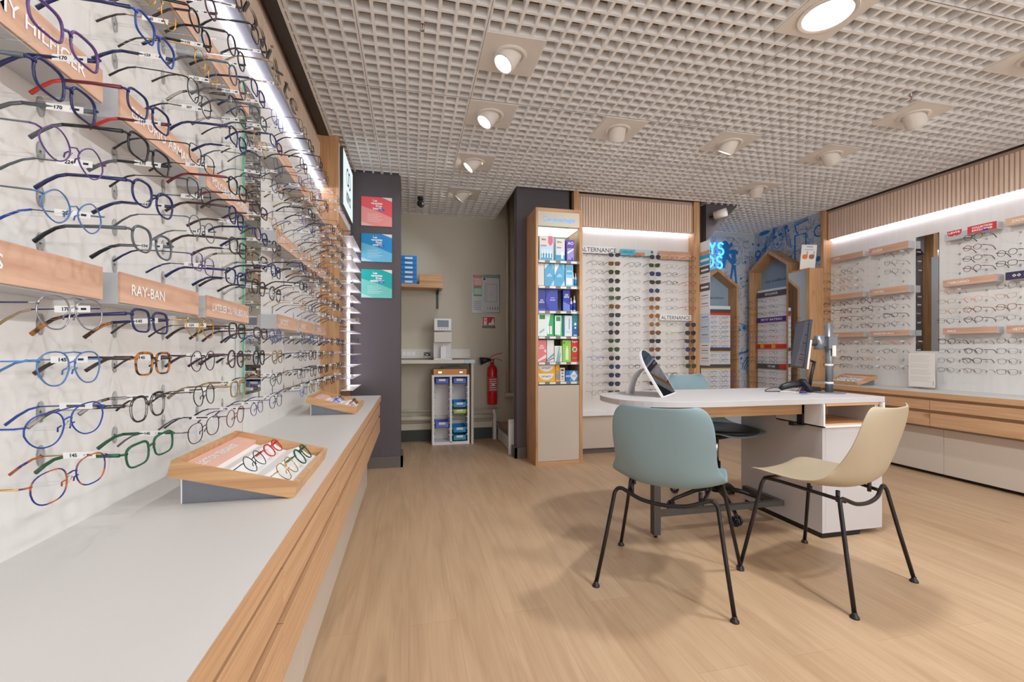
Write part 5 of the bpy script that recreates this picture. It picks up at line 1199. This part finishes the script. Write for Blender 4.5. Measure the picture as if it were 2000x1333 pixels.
text(m, 'EXTINCTEUR', (0.881, e_-0.0006, 1.293), (1, 0, 0), (0, 0, 1), 0.010, M_paper, width=0.12, align='C'); m.build('print', t)
# posters on the pillar
def poster(z0, z1, c1, c2, word, label):
    t = thing('poster', label, 'poster', (-0.296, 4.035, z0), 0, 'square guarantee posters on the dark pillar')
    m = off(t.location); m.box((-0.424, 4.032, z0), (-0.168, 4.0395, z1), pb(c1)); m.build('board', t)
    m = off(t.location); e = 4.0314; w, h = 0.256, z1-z0
    P = lambda a, b, k=0: (-0.424+w*a, e-0.0003*k, z0+h*b)
    m.add([P(0, 0), P(1, 0), P(1, .32), P(.5, .52), P(0, .67)], [(0, 1, 2, 3, 4)], pb(c2)); m.add([P(0, 0, 1), P(.42, 0, 1), P(0, .14, 1)], [(0, 1, 2)], pb(tuple(int((q+232)/2) for q in c2)))
    m.add([P(.66, 1, 1), P(1, 1, 1), P(1, .87, 1)], [(0, 1, 2)], pb((232, 226, 220)))
    for s_, a, b in (('Les', .45, .84), ('garanties', .50, .75), ('Krys', .57, .66), (word, .52, .57)): text(m, s_, P(a, b, 2), (1, 0, 0), (0, 0, 1), 0.0185, M_text_w, align='C', bold=0.0009)
    m.add([P(.56, .53, 3), P(.75, .53, 3), P(.75, .60, 3), P(.56, .60, 3)], [(0, 1, 2, 3)], pb((40, 90, 180))); text(m, 'Krys', P(.655, .545, 4), (1, 0, 0), (0, 0, 1), 0.010, M_text_w, align='C')
    for q, (a, l) in enumerate(((.2, .35), (.2, .45), (.2, .36), (.2, .5), (.2, .4))): m.add([P(a, .40-.06*q, 2), P(a+l, .40-.06*q, 2), P(a+l, .408-.06*q, 2), P(a, .408-.06*q, 2)], [(0, 1, 2, 3)], M_text_w)
    m.build('print', t)
poster(2.104, 2.356, (232, 92, 98), (234, 150, 146), 'beauté', 'coral red guarantee poster, top of three on the dark pillar')
poster(1.795, 2.037, (20, 140, 206), (104, 186, 220), 'confort', 'blue guarantee poster, middle of three on the dark pillar')
poster(1.481, 1.727, (0, 172, 170), (110, 200, 190), 'satisfaction', 'turquoise guarantee poster, lowest of three on the dark pillar')

# ================================================================ SLANTED TRAYS
def tray(cx, cy, z, wx, wy, rz, label, pal, word, first):
    """tray slopes down along local +x; the base wedge is grey"""
    t = thing('display_tray', label, 'tray', (cx, cy, z), rz, 'slanted oak display trays')
    a = math.atan2(0.066, wx*0.97); R = Matrix.Translation((-wx/2, 0, 0.064)) @ Matrix.Rotation(a, 4, 'Y')
    m = MB(); b = 0.010; hh = 0.036
    m.box((0, -wy/2, 0), (wx, -wy/2+b, hh), M_oakX, R); m.box((0, wy/2-b, 0), (wx, wy/2, hh), M_oakX, R); m.box((0, -wy/2+b, 0), (b, wy/2-b, hh), M_oakX, R); m.box((wx-b, -wy/2+b, 0), (wx, wy/2-b, hh), M_oakX, R); m.box((b, -wy/2+b, 0), (wx-b, wy/2-b, 0.006), M_oakX, R); m.build('frame', t)
    m = MB(); m.prism([(-wx/2+0.025, 0), (wx/2-0.03, 0), (wx/2-0.035, 0.003), (-wx/2+0.025, 0.057)], 0.004, M_alu, 'XZ', -wy/2+0.012); m.prism([(-wx/2+0.025, 0), (wx/2-0.03, 0), (wx/2-0.035, 0.003), (-wx/2+0.025, 0.057)], 0.004, M_alu, 'XZ', wy/2-0.016); m.box((-wx/2+0.022, -wy/2+0.012, 0), (-wx/2+0.025, wy/2-0.012, 0.058), M_white); m.build('wedge_base', t)
    m = MB(); m.box((b+0.001, -wy/2+b+0.001, 0.0062), (0.062, wy/2-b-0.001, 0.022), pm('tray_label_pink', (226, 180, 160), 0.7), R); 
    m.box((0.062, -wy/2+b+0.001, 0.0062), (wx-b-0.001, wy/2-b-0.001, 0.010), M_paper, R); m.build('insert', t)
    m = MB()
    o = R @ Vector((0.046, -wy/2+0.035, 0.0228)); r_ = R.to_3x3() @ Vector((0, 1, 0)); u_ = R.to_3x3() @ Vector((-1, 0, 0))
    text(m, word, o, r_, u_, 0.017, M_text_w, width=wy*0.62, bold=0.0005); m.build('lettering', t)
    m = MB()
    for q, (xx, yy) in enumerate(((0.105, 0.01), (0.18, 0.01))):
        m.prism([(0, 0), (0.058, 0), (0.0, 0.030)], wy-2*b-0.01, M_paper, 'XZ', -wy/2+b+0.005) if False else None
        P_ = [R @ Vector((xx-0.028, s*(wy/2-b-0.004), 0.0102)) for s in (-1, 1)]+[R @ Vector((xx+0.0, s*(wy/2-b-0.004), 0.027)) for s in (-1, 1)]+[R @ Vector((xx+0.036, s*(wy/2-b-0.004), 0.0102)) for s in (-1, 1)]
        m.add(P_, [(0, 1, 3, 2), (2, 3, 5, 4), (0, 2, 4), (1, 5, 3), (0, 4, 5, 1)], M_paper)
    m.build('card_ridge', t)
    base = Matrix.Translation(t.location) @ Matrix.Rotation(rz, 4, 'Z') @ R
    k = 0
    for (xx, yy) in ((0.135, -0.075), (0.135, 0.075), (0.215, -0.085), (0.215, 0.07)):
        c, th, sh, w_ = pal[k]; k += 1
        M4 = base @ Matrix.Translation((xx, yy, 0.036)) @ Matrix.Rotation(math.radians(-52), 4, 'Y')
        o = near_glasses(c, sh, th, M4.to_translation(), M4.to_euler(), w_, 'eyeglasses lying in the display trays', None)
        for ch in list(o.children):
            if ch.name.startswith('price_tag'): bpy.data.objects.remove(ch)
        o.scale = (1.0, 1.0, 1.0) if first else (0.8, 0.8, 0.8)
    return t
tray(-0.385, 1.285, 0.6905, 0.262, 0.37, math.radians(0), 'near slanted oak tray of trend frames on the left worktop', [('black', 0, 'hexagonal', 'thin black and gold hexagonal eyeglasses nearest the label in the near tray'), ('red', 1, 'oval', 'red and clear oval eyeglasses in the near tray'), ('gold', 0, 'aviator', 'thin gold eyeglasses at the front corner of the near tray'), ('green', 1, 'round', 'dark green round eyeglasses in the near tray')], 'SELECTION TENDANCE', True)
tray(-0.405, 2.635, 0.6905, 0.255, 0.34, math.radians(0), 'far slanted oak tray of frames on the left worktop', [('bright blue', 1, 'rounded square', 'bright blue eyeglasses in the far left tray'), ('grey', 1, 'rounded square', 'grey eyeglasses in the far left tray'), ('red', 0, 'round', 'thin red eyeglasses in the far left tray'), ('black', 1, 'round', 'black round eyeglasses in the far left tray')], 'SELECTION', False)
tray(4.285, 3.60, 0.6855, 0.25, 0.33, PI, 'slanted oak tray with white card on the right worktop near the post', [('clear', 1, 'round', 'clear eyeglasses nearest the post in the right tray'), ('silver', 0, 'oval', 'thin silver eyeglasses in the right tray'), ('grey', 0, 'round', 'thin grey eyeglasses in the right tray'), ('clear', 1, 'square', 'clear square eyeglasses in the right tray')], 'SELECTION', False)
# clear information stand on the right worktop
t = thing('leaflet_stand', 'clear acrylic stand with printed notice on the right worktop', 'notice', (4.40, 3.02, 0.6855))
m = off(t.location); m.box((4.405, 2.93, 0.687), (4.408, 3.17, 1.005), M_acry); m.box((4.36, 2.93, 0.6858), (4.42, 3.17, 0.6868), M_acry); m.build('holder', t)
m = off(t.location); m.box((4.4025, 2.945, 0.70), (4.4045, 3.155, 1.0), pm('notice_paper', (232, 224, 216), 0.8, var=0.02)); m.build('sheet', t)
m = off(t.location)
for q in range(19):
    if q in (5, 9, 14): continue
    m.box((4.4018, 2.975+0.012*(q % 3), 0.975-0.0125*q), (4.4023, 3.14, 0.9775-0.0125*q), M_shadegrey)
for q in range(3): m.box((4.4018, 2.955, 0.722+0.012*q), (4.4023, 2.961, 0.728+0.012*q), M_text_g)
m.build('print', t)

# ================================================================ CHILDREN'S CORNER
def house(axis, c, half, zb, ze, za, wall, depth, label, script):
    """pentagon oak frame on a wall: axis 'X' lies on the back wall, 'Y' on the right wall"""
    def P(a, d, z): return (a, wall-d, z) if axis == 'X' else (wall-d, a, z)
    base = P(c, depth/2, zb); t = thing('house_display', label, 'display', base)
    out = [(c-half, zb), (c+half, zb), (c+half, ze), (c, za), (c-half, ze)]
    k = 0.032; inn = [(c-half+k, zb+k), (c+half-k, zb+k), (c+half-k, ze-k*0.6), (c, za-k*1.35), (c-half+k, ze-k*0.6)]
    m = off(t.location); n = 5; vs = [P(a, 0.0005, z) for a, z in out]+[P(a, depth, z) for a, z in out]+[P(a, 0.0005, z) for a, z in inn]+[P(a, depth, z) for a, z in inn]
    fs = []
    for i in range(n):
        j = (i+1) % n; fs += [(i, j, n+j, n+i), (2*n+i, 2*n+j, 3*n+j, 3*n+i), (n+i, n+j, 3*n+j, 3*n+i), (i, j, 2*n+j, 2*n+i)]
    m.add(vs, fs, M_oakZ); m.build('frame', t)
    m = off(t.location); m.add([P(a, 0.004, z) for a, z in inn], [(0, 1, 2, 3, 4)], pm('house_back_blue', (148, 168, 186), 0.7)); m.build('back_board', t)
    m = off(t.location); w = half-k-0.045
    p0 = P(c-w, 0.10, zb+k); p1 = P(c+w, 0.012, ze-0.26); m.box(p0, p1, M_bright); m.build('display_panel', t)
    m = off(t.location)
    r_ = (1, 0, 0) if axis == 'X' else (0, -1, 0); oo = P(c, 0.006, ze-0.16)
    text(m, script, oo, r_, (0, 0, 1), 0.034, M_text_k, width=2*half*0.72, align='C', shear=0.4); m.build('lettering', t)
    return t, P, w, zb, ze
def strips(t, P, w, c, items, d=0.103):
    for (z0, z1, mat, tx_, lw, nm) in items:
        m = off(t.location); m.box(P(c-w+0.002, d-0.003, z0), P(c+w-0.002, d+0.012, z1), mat)
        if tx_:
            r_ = (1, 0, 0) if P(0, 0, 0)[0] == 0 else (0, -1, 0)
            text(m, tx_, P(c, d+0.0126, z0+(z1-z0)*0.3), r_, (0, 0, 1), (z1-z0)*0.42, M_text_w, width=lw, align='C', bold=0.0008)
        m.build(nm, t)
M_dgrey = pm('strip_dark_grey', (88, 84, 88), 0.5); M_purp = pm('strip_purple', (84, 52, 140), 0.5); M_redo = pm('strip_red', (224, 60, 40), 0.5); M_yel = pm('strip_yellow', (236, 186, 50), 0.5)
cR = 4.655
tR, PRr, wR, _, _ = house('Y', cR, 0.315, 0.50, 2.045, 2.262, 4.44, 0.17, 'large oak house frame of children\'s glasses on the right mural wall', '-La collection-')
strips(tR, PRr, wR, cR, [(1.69, 1.755, M_dgrey, 'KRYS JUNIOR', 0.20, 'header_strip'), (1.375, 1.435, M_purp, 'PETIT BATEAU', 0.33, 'header_strip'), (1.045, 1.10, M_redo, '', 0.1, 'header_strip'), (0.795, 0.855, M_dgrey, 'TITI BEE', 0.12, 'header_strip')])
m = off(tR.location)
for q in (4.80, 4.62): m.box(PRr(q-0.03, 0.1155, 1.05), PRr(q+0.03, 0.1165, 1.095), M_yel)
m.box(PRr(4.43, 0.1155, 0.80), PRr(4.53, 0.1165, 0.86), M_redo); m.build('strip_print', tR)
cL = 3.76
tL, PLl, wL, _, _ = house('X', cL, 0.305, 0.45, 1.85, 2.06, 5.06, 0.16, 'smaller oak house frame of children\'s glasses on the back mural wall', '-La collection-')
strips(tL, PLl, wL, cL, [(1.50, 1.545, M_dgrey, '', 0.1, 'header_strip'), (1.475, 1.50, M_redo, '', 0.1, 'header_strip'), (1.015, 1.06, M_dgrey, '', .1, 'header_strip'), (1.005, 1.015, M_yel, '', .1, 'header_strip'), (0.80, 0.845, M_dgrey, '', .1, 'header_strip'), (0.79, 0.80, M_yel, '', .1, 'header_strip')])
# the children's frames: beyond three hundred pairs, so one mass object
mb = MB(); rk = random.Random(5)
def tiny(mtx, mat, shape):
    t_ = MB(); w, h, e, tp, lf = SH[shape]
    for s in (-1, 1):
        t_.tube(outline(shape, s, 12), 0.0014, mat, 3, closed=True)
        t_.tube([(-0.004, s*0.066, 0.008), (-0.10, s*0.064, 0.008), (-0.13, s*0.063, -0.012)], 0.0014, mat, 3)
    t_.tube([(0, -0.008, 0.006), (0, 0.008, 0.006)], 0.0014, mat, 3)
    mb.add([mtx @ Vector(p) for p in t_.v], t_.f, mat)
kc = [FM[k] for k in ('black', 'dark brown', 'bright blue', 'red', 'purple', 'navy', 'plum', 'grey', 'orange')]
for row, z in enumerate([1.63, 1.55, 1.47, 1.325, 1.255, 1.185, 1.12, 1.0, 0.93, 0.88, 0.75, 0.68, 0.61]):
    for yy in (4.83, 4.655, 4.48): tiny(Matrix.Translation((4.19, yy, z)) @ Matrix.Rotation(PI, 4, 'Z'), rk.choice(kc), rk.choice(['round', 'oval', 'rounded square']))
for row, z in enumerate([1.43, 1.37, 1.31, 1.25, 1.19, 1.13, 1.07, 0.96, 0.90, 0.75, 0.69, 0.63, 0.57]):
    for xx in (3.60, 3.76, 3.93): tiny(Matrix.Translation((xx, 4.80, z)) @ Matrix.Rotation(-PI/2, 4, 'Z'), rk.choice(kc), rk.choice(['round', 'oval', 'rounded square']))
tag(mb.build('childrens_eyeglasses'), 'many tiny children\'s eyeglasses hanging inside the two oak house frames', 'eyeglasses', kind='stuff')
# tower with mirror
TX0, TY0, TY1, TZ = 4.228, 4.022, 4.31, 1.925
t = thing('mirror_column', 'short oak column with tall framed mirror beside the right post', 'mirror', (4.32, 4.16, 0))
m = off(t.location); m.box((TX0, TY0, 0), (4.414, TY1, TZ), M_oakZ); m.build('column_body', t)
m = off(t.location); m.box((TX0-0.004, TY0+0.035, 0.02), (TX0-0.0005, TY1-0.012, TZ-0.02), M_mirror); m.build('mirror_face', t)
t = thing('photo_card', 'white card with two orange and brown lens pictures on the mirror column', 'card', (4.30, 4.12, TZ))
RC = Matrix.Rotation(math.radians(-12), 4, 'Z') @ Matrix.Rotation(math.radians(8), 4, 'X')
m = MB(); m.box((-0.085, -0.002, 0), (0.085, 0.002, 0.27), M_paper, RC); m.build('card', t)
m = MB()
for cx_, mt in ((-0.04, FM['orange']), (0.035, pm('card_brown', (150, 110, 80), 0.6))):
    m.add([RC @ Vector((cx_+0.03*math.copysign(abs(math.cos(k*PI/8))**0.7, math.cos(k*PI/8)), -0.0026, 0.14+0.026*math.copysign(abs(math.sin(k*PI/8))**0.7, math.sin(k*PI/8)))) for k in range(16)], [tuple(range(16))], mt)
    m.box((cx_+0.02, -0.0028, 0.15), (cx_+0.026, -0.0022, 0.20), M_text_g, RC)
m.box((-0.05, -0.0028, 0.215), (0.05, -0.0022, 0.219), M_text_g, RC); m.box((-0.03, -0.0028, 0.245), (0.04, -0.0022, 0.251), FM['blue'], RC); m.build('print', t)
t = thing('white_box', 'narrow white box standing behind the photo card on the mirror column', 'box', (4.385, 4.25, TZ))
m = MB(); m.box((-0.022, -0.03, 0), (0.022, 0.03, 0.20), M_white); m.box((-0.012, -0.0306, 0.03), (0.012, -0.0301, 0.10), FM['blue']); m.build('box', t)
# hanging price banner at the middle post
t = thing('banner', 'long narrow printed banner hanging beside the middle oak post', 'banner', (3.0, 4.0, 0.85))
bx, by0, by1 = 3.0, 3.935, 4.05
bx = 2.9235
m = off(t.location); m.box((bx, 3.93, 0.87), (bx+0.002, 4.11, 2.14), pm('banner_sheet', (232, 238, 244), 0.6, var=0.02)); m.build('sheet', t)
m = off(t.location); e_ = bx-0.0006
def bl(z0, z1, mat, y0=3.93, y1=4.11, k=0): m.quad([(e_-0.0002*k, y0, z0), (e_-0.0002*k, y1, z0), (e_-0.0002*k, y1, z1), (e_-0.0002*k, y0, z1)], mat)
bl(1.90, 2.0, pm('banner_cyan', (40, 176, 226), 0.5)); bl(1.81, 1.885, M_dgrey); bl(1.63, 1.71, M_dgrey); bl(2.0, 2.04, M_signX)
bl(1.935, 1.96, M_text_w, 3.94, 4.08, 1); bl(1.835, 1.855, M_text_w, 3.95, 4.07, 1); bl(1.66, 1.68, M_text_w, 3.95, 4.07, 1)
bl(1.10, 1.40, pm('banner_pale_blue', (196, 220, 240), 0.6))
for z in (1.77, 1.58, 1.50, 1.36, 1.26, 1.18, 1.07, 1.02, 0.94): bl(z, z+0.007, M_text_g, 3.96, 4.06, 1); bl(z-0.03, z-0.02, pm('banner_lilac', (214, 190, 214), 0.6), 3.95, 4.07, 1)
m.build('print', t)

# ================================================================ CEILING FITTINGS
def fixture(px, py, aim, label, lit, big=False):
    cx, cy = px+0.15, py+0.15
    t = thing('ceiling_spotlight', label, 'ceiling light', (cx, cy, CZ-0.006), 0, 'square plate ceiling lights')
    m = MB(); m.box((-0.15, -0.15, 0.0), (0.15, 0.15, 0.0052), M_plate); m.build('plate', t)
    if big:
        m = MB(); m.lathe([(0.118, -0.006), (0.122, 0.0), (0.10, -0.0005), (0.10, -0.006), (0.118, -0.006)], M_plate, 36, caps=False); m.build('ring', t)
        m = MB(); m.lathe([(0.0, -0.0045), (0.099, -0.0045)], emis('big_lens_glow', (255, 252, 246), 9.0), 36); m.build('lens', t); return
    m = MB(); m.lathe([(0.088, 0.0), (0.086, -0.006), (0.070, -0.008), (0.066, -0.001)], M_plate, 36, caps=False); m.build('ring', t)
    d = Vector(aim).normalized(); q = d.to_track_quat('-Z', 'Y').to_matrix().to_4x4()
    M_ = Matrix.Translation((0, 0, 0.01)) @ q
    m = MB(); m.lathe([(0.058, 0.03), (0.058, -0.072), (0.054, -0.078), (0.048, -0.076), (0.046, -0.060)], M_plate, 32, M_, caps=False); m.build('spot_head', t)
    m = MB(); m.lathe([(0.0, -0.0655), (0.0465, -0.0655)], E_spot if lit else M_white, 28, M_); m.build('lens', t)
    if lit:
        L = bpy.data.lights.new('spot_light', 'SPOT'); L.energy = SPOT_W; L.spot_size = math.radians(105); L.spot_blend = 0.8; L.shadow_soft_size = 0.03; L.color = (0.95, 0.97, 1.0)
        o = bpy.data.objects.new('spot_light', L); C.objects.link(o); o.parent = t
        o.matrix_local = Matrix.Translation(M_ @ Vector((0, 0, -0.070))) @ q
SPOT_W = 20.0
FX = [((0.35, 2.115), (-0.62, -0.15, -1), 'lit spotlight tilted left in the nearest plate of the left row'), ((0.35, 2.715), (-0.66, -0.1, -1), 'lit spotlight in the second plate of the left row'),
      ((0.35, 3.465), (-0.95, 0.1, -1), 'lit spotlight in the third plate of the left row'), ((0.35, 4.215), (-0.85, 0.35, -1), 'lit spotlight in front of the alcove'),
      ((1.25, 2.715), (0.1, 0.75, -1), 'spotlight turned towards the back display, centre of the ceiling'), ((2.15, 2.715), (-0.25, 0.55, -1), 'lit spotlight above the swivel chair, just left of the right row'),
      ((3.05, 2.715), (0.8, 0.25, -1), 'spotlight facing the right wall, middle plate of the right row'), ((3.05, 2.115), (0.8, 0.2, -1), 'spotlight facing the right wall, nearest visible plate beside the red sprinkler'), ((3.05, 3.465), (0.3, 0.8, -1), 'farthest spotlight of the right row near the mural'),
      ((3.05, 1.515), (0.8, 0.0, -1), 'spotlight cut by the right edge of the photo'), ((0.35, 0.915), (-0.6, 0.2, -1), 'added unseen spotlight above and left of the camera'), ((3.05, 0.315), (0.7, 0.2, -1), 'added unseen spotlight right of the camera'), ((0.35, -0.585), (-0.5, 0.2, -1), 'added unseen spotlight behind the camera on the left'), ((3.05, -0.885), (0.5, 0.2, -1), 'added unseen spotlight behind the camera on the right')]
for (p, a, lb_) in FX: fixture(p[0], p[1], a, lb_, True)
for (p, lb_) in (((1.70, 1.515), 'large round flush ceiling lamp above the desk'), ((1.70, 0.315), 'added unseen large round flush ceiling lamp above the camera'), ((1.70, -0.885), 'added unseen large round flush ceiling lamp behind the camera')):
    fixture(p[0], p[1], None, lb_, True, True)
    L = bpy.data.lights.new('downlight', 'AREA'); L.shape = 'DISK'; L.size = 0.19; L.energy = 26; L.color = (0.95, 0.975, 1.0)
    o = bpy.data.objects.new('downlight', L); C.objects.link(o); o.location = (p[0]+0.15, p[1]+0.15, CZ-0.0126)
# wall cylinder lamp
t = thing('wall_lamp', 'white cylinder wall lamp on the dark stair soffit', 'lamp', (3.115, 4.10, 2.44))
m = off(t.location); d_ = Vector((0.55, -0.75, 0.12)).normalized(); a_ = Vector((3.07, 4.055, 2.425)); m.cyl(a_, a_+d_*0.12, 0.042, M_plate, 28); m.build('housing', t)
m = off(t.location); m.cyl((3.07, 4.119, 2.43), a_+Vector((0, 0.01, 0)), 0.012, M_black, 10); m.build('bracket', t)
# security camera
t = thing('security_camera', 'black bullet security camera with lens ring under the ceiling grid', 'camera', (0.085, 4.55, CZ-0.11))
m = MB(); m.cyl((0, 0.02, 0.108), (0, 0.02, 0.085), 0.028, M_black, 20); m.cyl((0, 0.02, 0.085), (0.005, 0.01, 0.055), 0.009, M_black, 10); m.build('mount', t)
m = MB(); dd = Vector((0.12, -0.9, -0.35)).normalized(); a_ = Vector((-0.005, 0.04, 0.055)); m.tube([a_, a_+dd*0.02, a_+dd*0.10, a_+dd*0.105], [0.02, 0.034, 0.034, 0.028], M_black, 20); m.build('housing', t)
m = MB(); m.tube([a_+dd*0.1055, a_+dd*0.107], 0.024, M_greym, 18); m.tube([a_+dd*0.107, a_+dd*0.108], 0.010, M_black, 14); m.build('lens', t)
for k, (x, y, lb_) in enumerate(((2.95, 2.10, 'small red tipped sprinkler head near the right row of lights'), (0.05, 2.14, 'sprinkler head near the left edge of the ceiling grid'), (0.44, 4.07, 'sprinkler head in front of the alcove'), (3.66, 4.44, 'sprinkler head above the children\'s corner'))):
    t = thing('sprinkler', lb_, 'sprinkler', (x, y, CZ-0.03))
    m = MB(); m.cyl((0, 0, 0.03), (0, 0, 0.08), 0.006, M_chrome, 10); m.tube([(-0.008, 0, 0.03), (-0.010, 0, 0.015), (0, 0, 0.004)], 0.0015, M_chrome, 6); m.tube([(0.008, 0, 0.03), (0.010, 0, 0.015), (0, 0, 0.004)], 0.0015, M_chrome, 6); m.lathe([(0.012, 0), (0.012, 0.0015), (0, 0.002)], M_chrome, 12); m.build('body', t)
    m = MB(); m.cyl((0, 0, 0.008), (0, 0, 0.028), 0.0022, FM['red'], 8); m.build('bulb', t)

# REPARENT: printed marks and small fittings belong to the part that carries them
CAR = {'lettering': ('face', 'panel', 'header', 'insert', 'back_board', 'tab'), 'logo': ('face',), 'print': ('board', 'box', 'sheet', 'plate', 'card', 'panel'), 'clasp': ('case_body',),
       'label_strip': ('tray',), 'bulb': ('body',), 'sleeve': ('body',), 'socket': ('cover',), 'band': ('pole',), 'cable_slot': ('niche',), 'button': ('head',), 'edge_trim': ('top',), 'edge_band': ('top',), 'strip_print': ('header_strip',)}
for root in [o for o in bpy.data.objects if o.type == 'EMPTY' and o.parent is None]:
    kids = {}
    for c in root.children: kids.setdefault(c.name.split('.')[0], c)
    for c in list(root.children):
        k = c.name.split('.')[0]
        for w_ in CAR.get(k, ()):
            if w_ in kids and tuple(kids[w_].location) == (0, 0, 0): c.parent = kids[w_]; break
    if root['category'] == 'ceiling light' and 'spot_head' in kids and 'lens' in kids: kids['lens'].parent = kids['spot_head']
# ================================================================ LIGHT, CAMERA, VIEW
wd = bpy.data.worlds.new('World'); bpy.context.scene.world = wd; wd.use_nodes = True
bg = wd.node_tree.nodes['Background']; bg.inputs[0].default_value = (0.93, 0.96, 1.0, 1); bg.inputs[1].default_value = 4.2
cam = bpy.data.cameras.new('camera'); co = bpy.data.objects.new('camera', cam); C.objects.link(co); bpy.context.scene.camera = co
cam.sensor_width = 36; cam.lens = 36*FOC/2000.0; cam.sensor_fit = 'HORIZONTAL'; cam.clip_start = 0.02
cam.shift_y = 17.5/2000.0
co.location = (0, 0, H); co.rotation_euler = (PI/2, 0, -TH)
sc = bpy.context.scene
sc.view_settings.view_transform = 'Standard'; sc.view_settings.look = 'None'; sc.view_settings.exposure = -0.04; sc.view_settings.gamma = 1.0; sc.view_settings.use_curve_mapping = False
try:
    sc.cycles.transparent_max_bounces = 40; sc.cycles.max_bounces = 10; sc.cycles.diffuse_bounces = 5
    sc.cycles.sample_clamp_indirect = 6.0; sc.cycles.caustics_reflective = False; sc.cycles.caustics_refractive = False
except Exception: pass
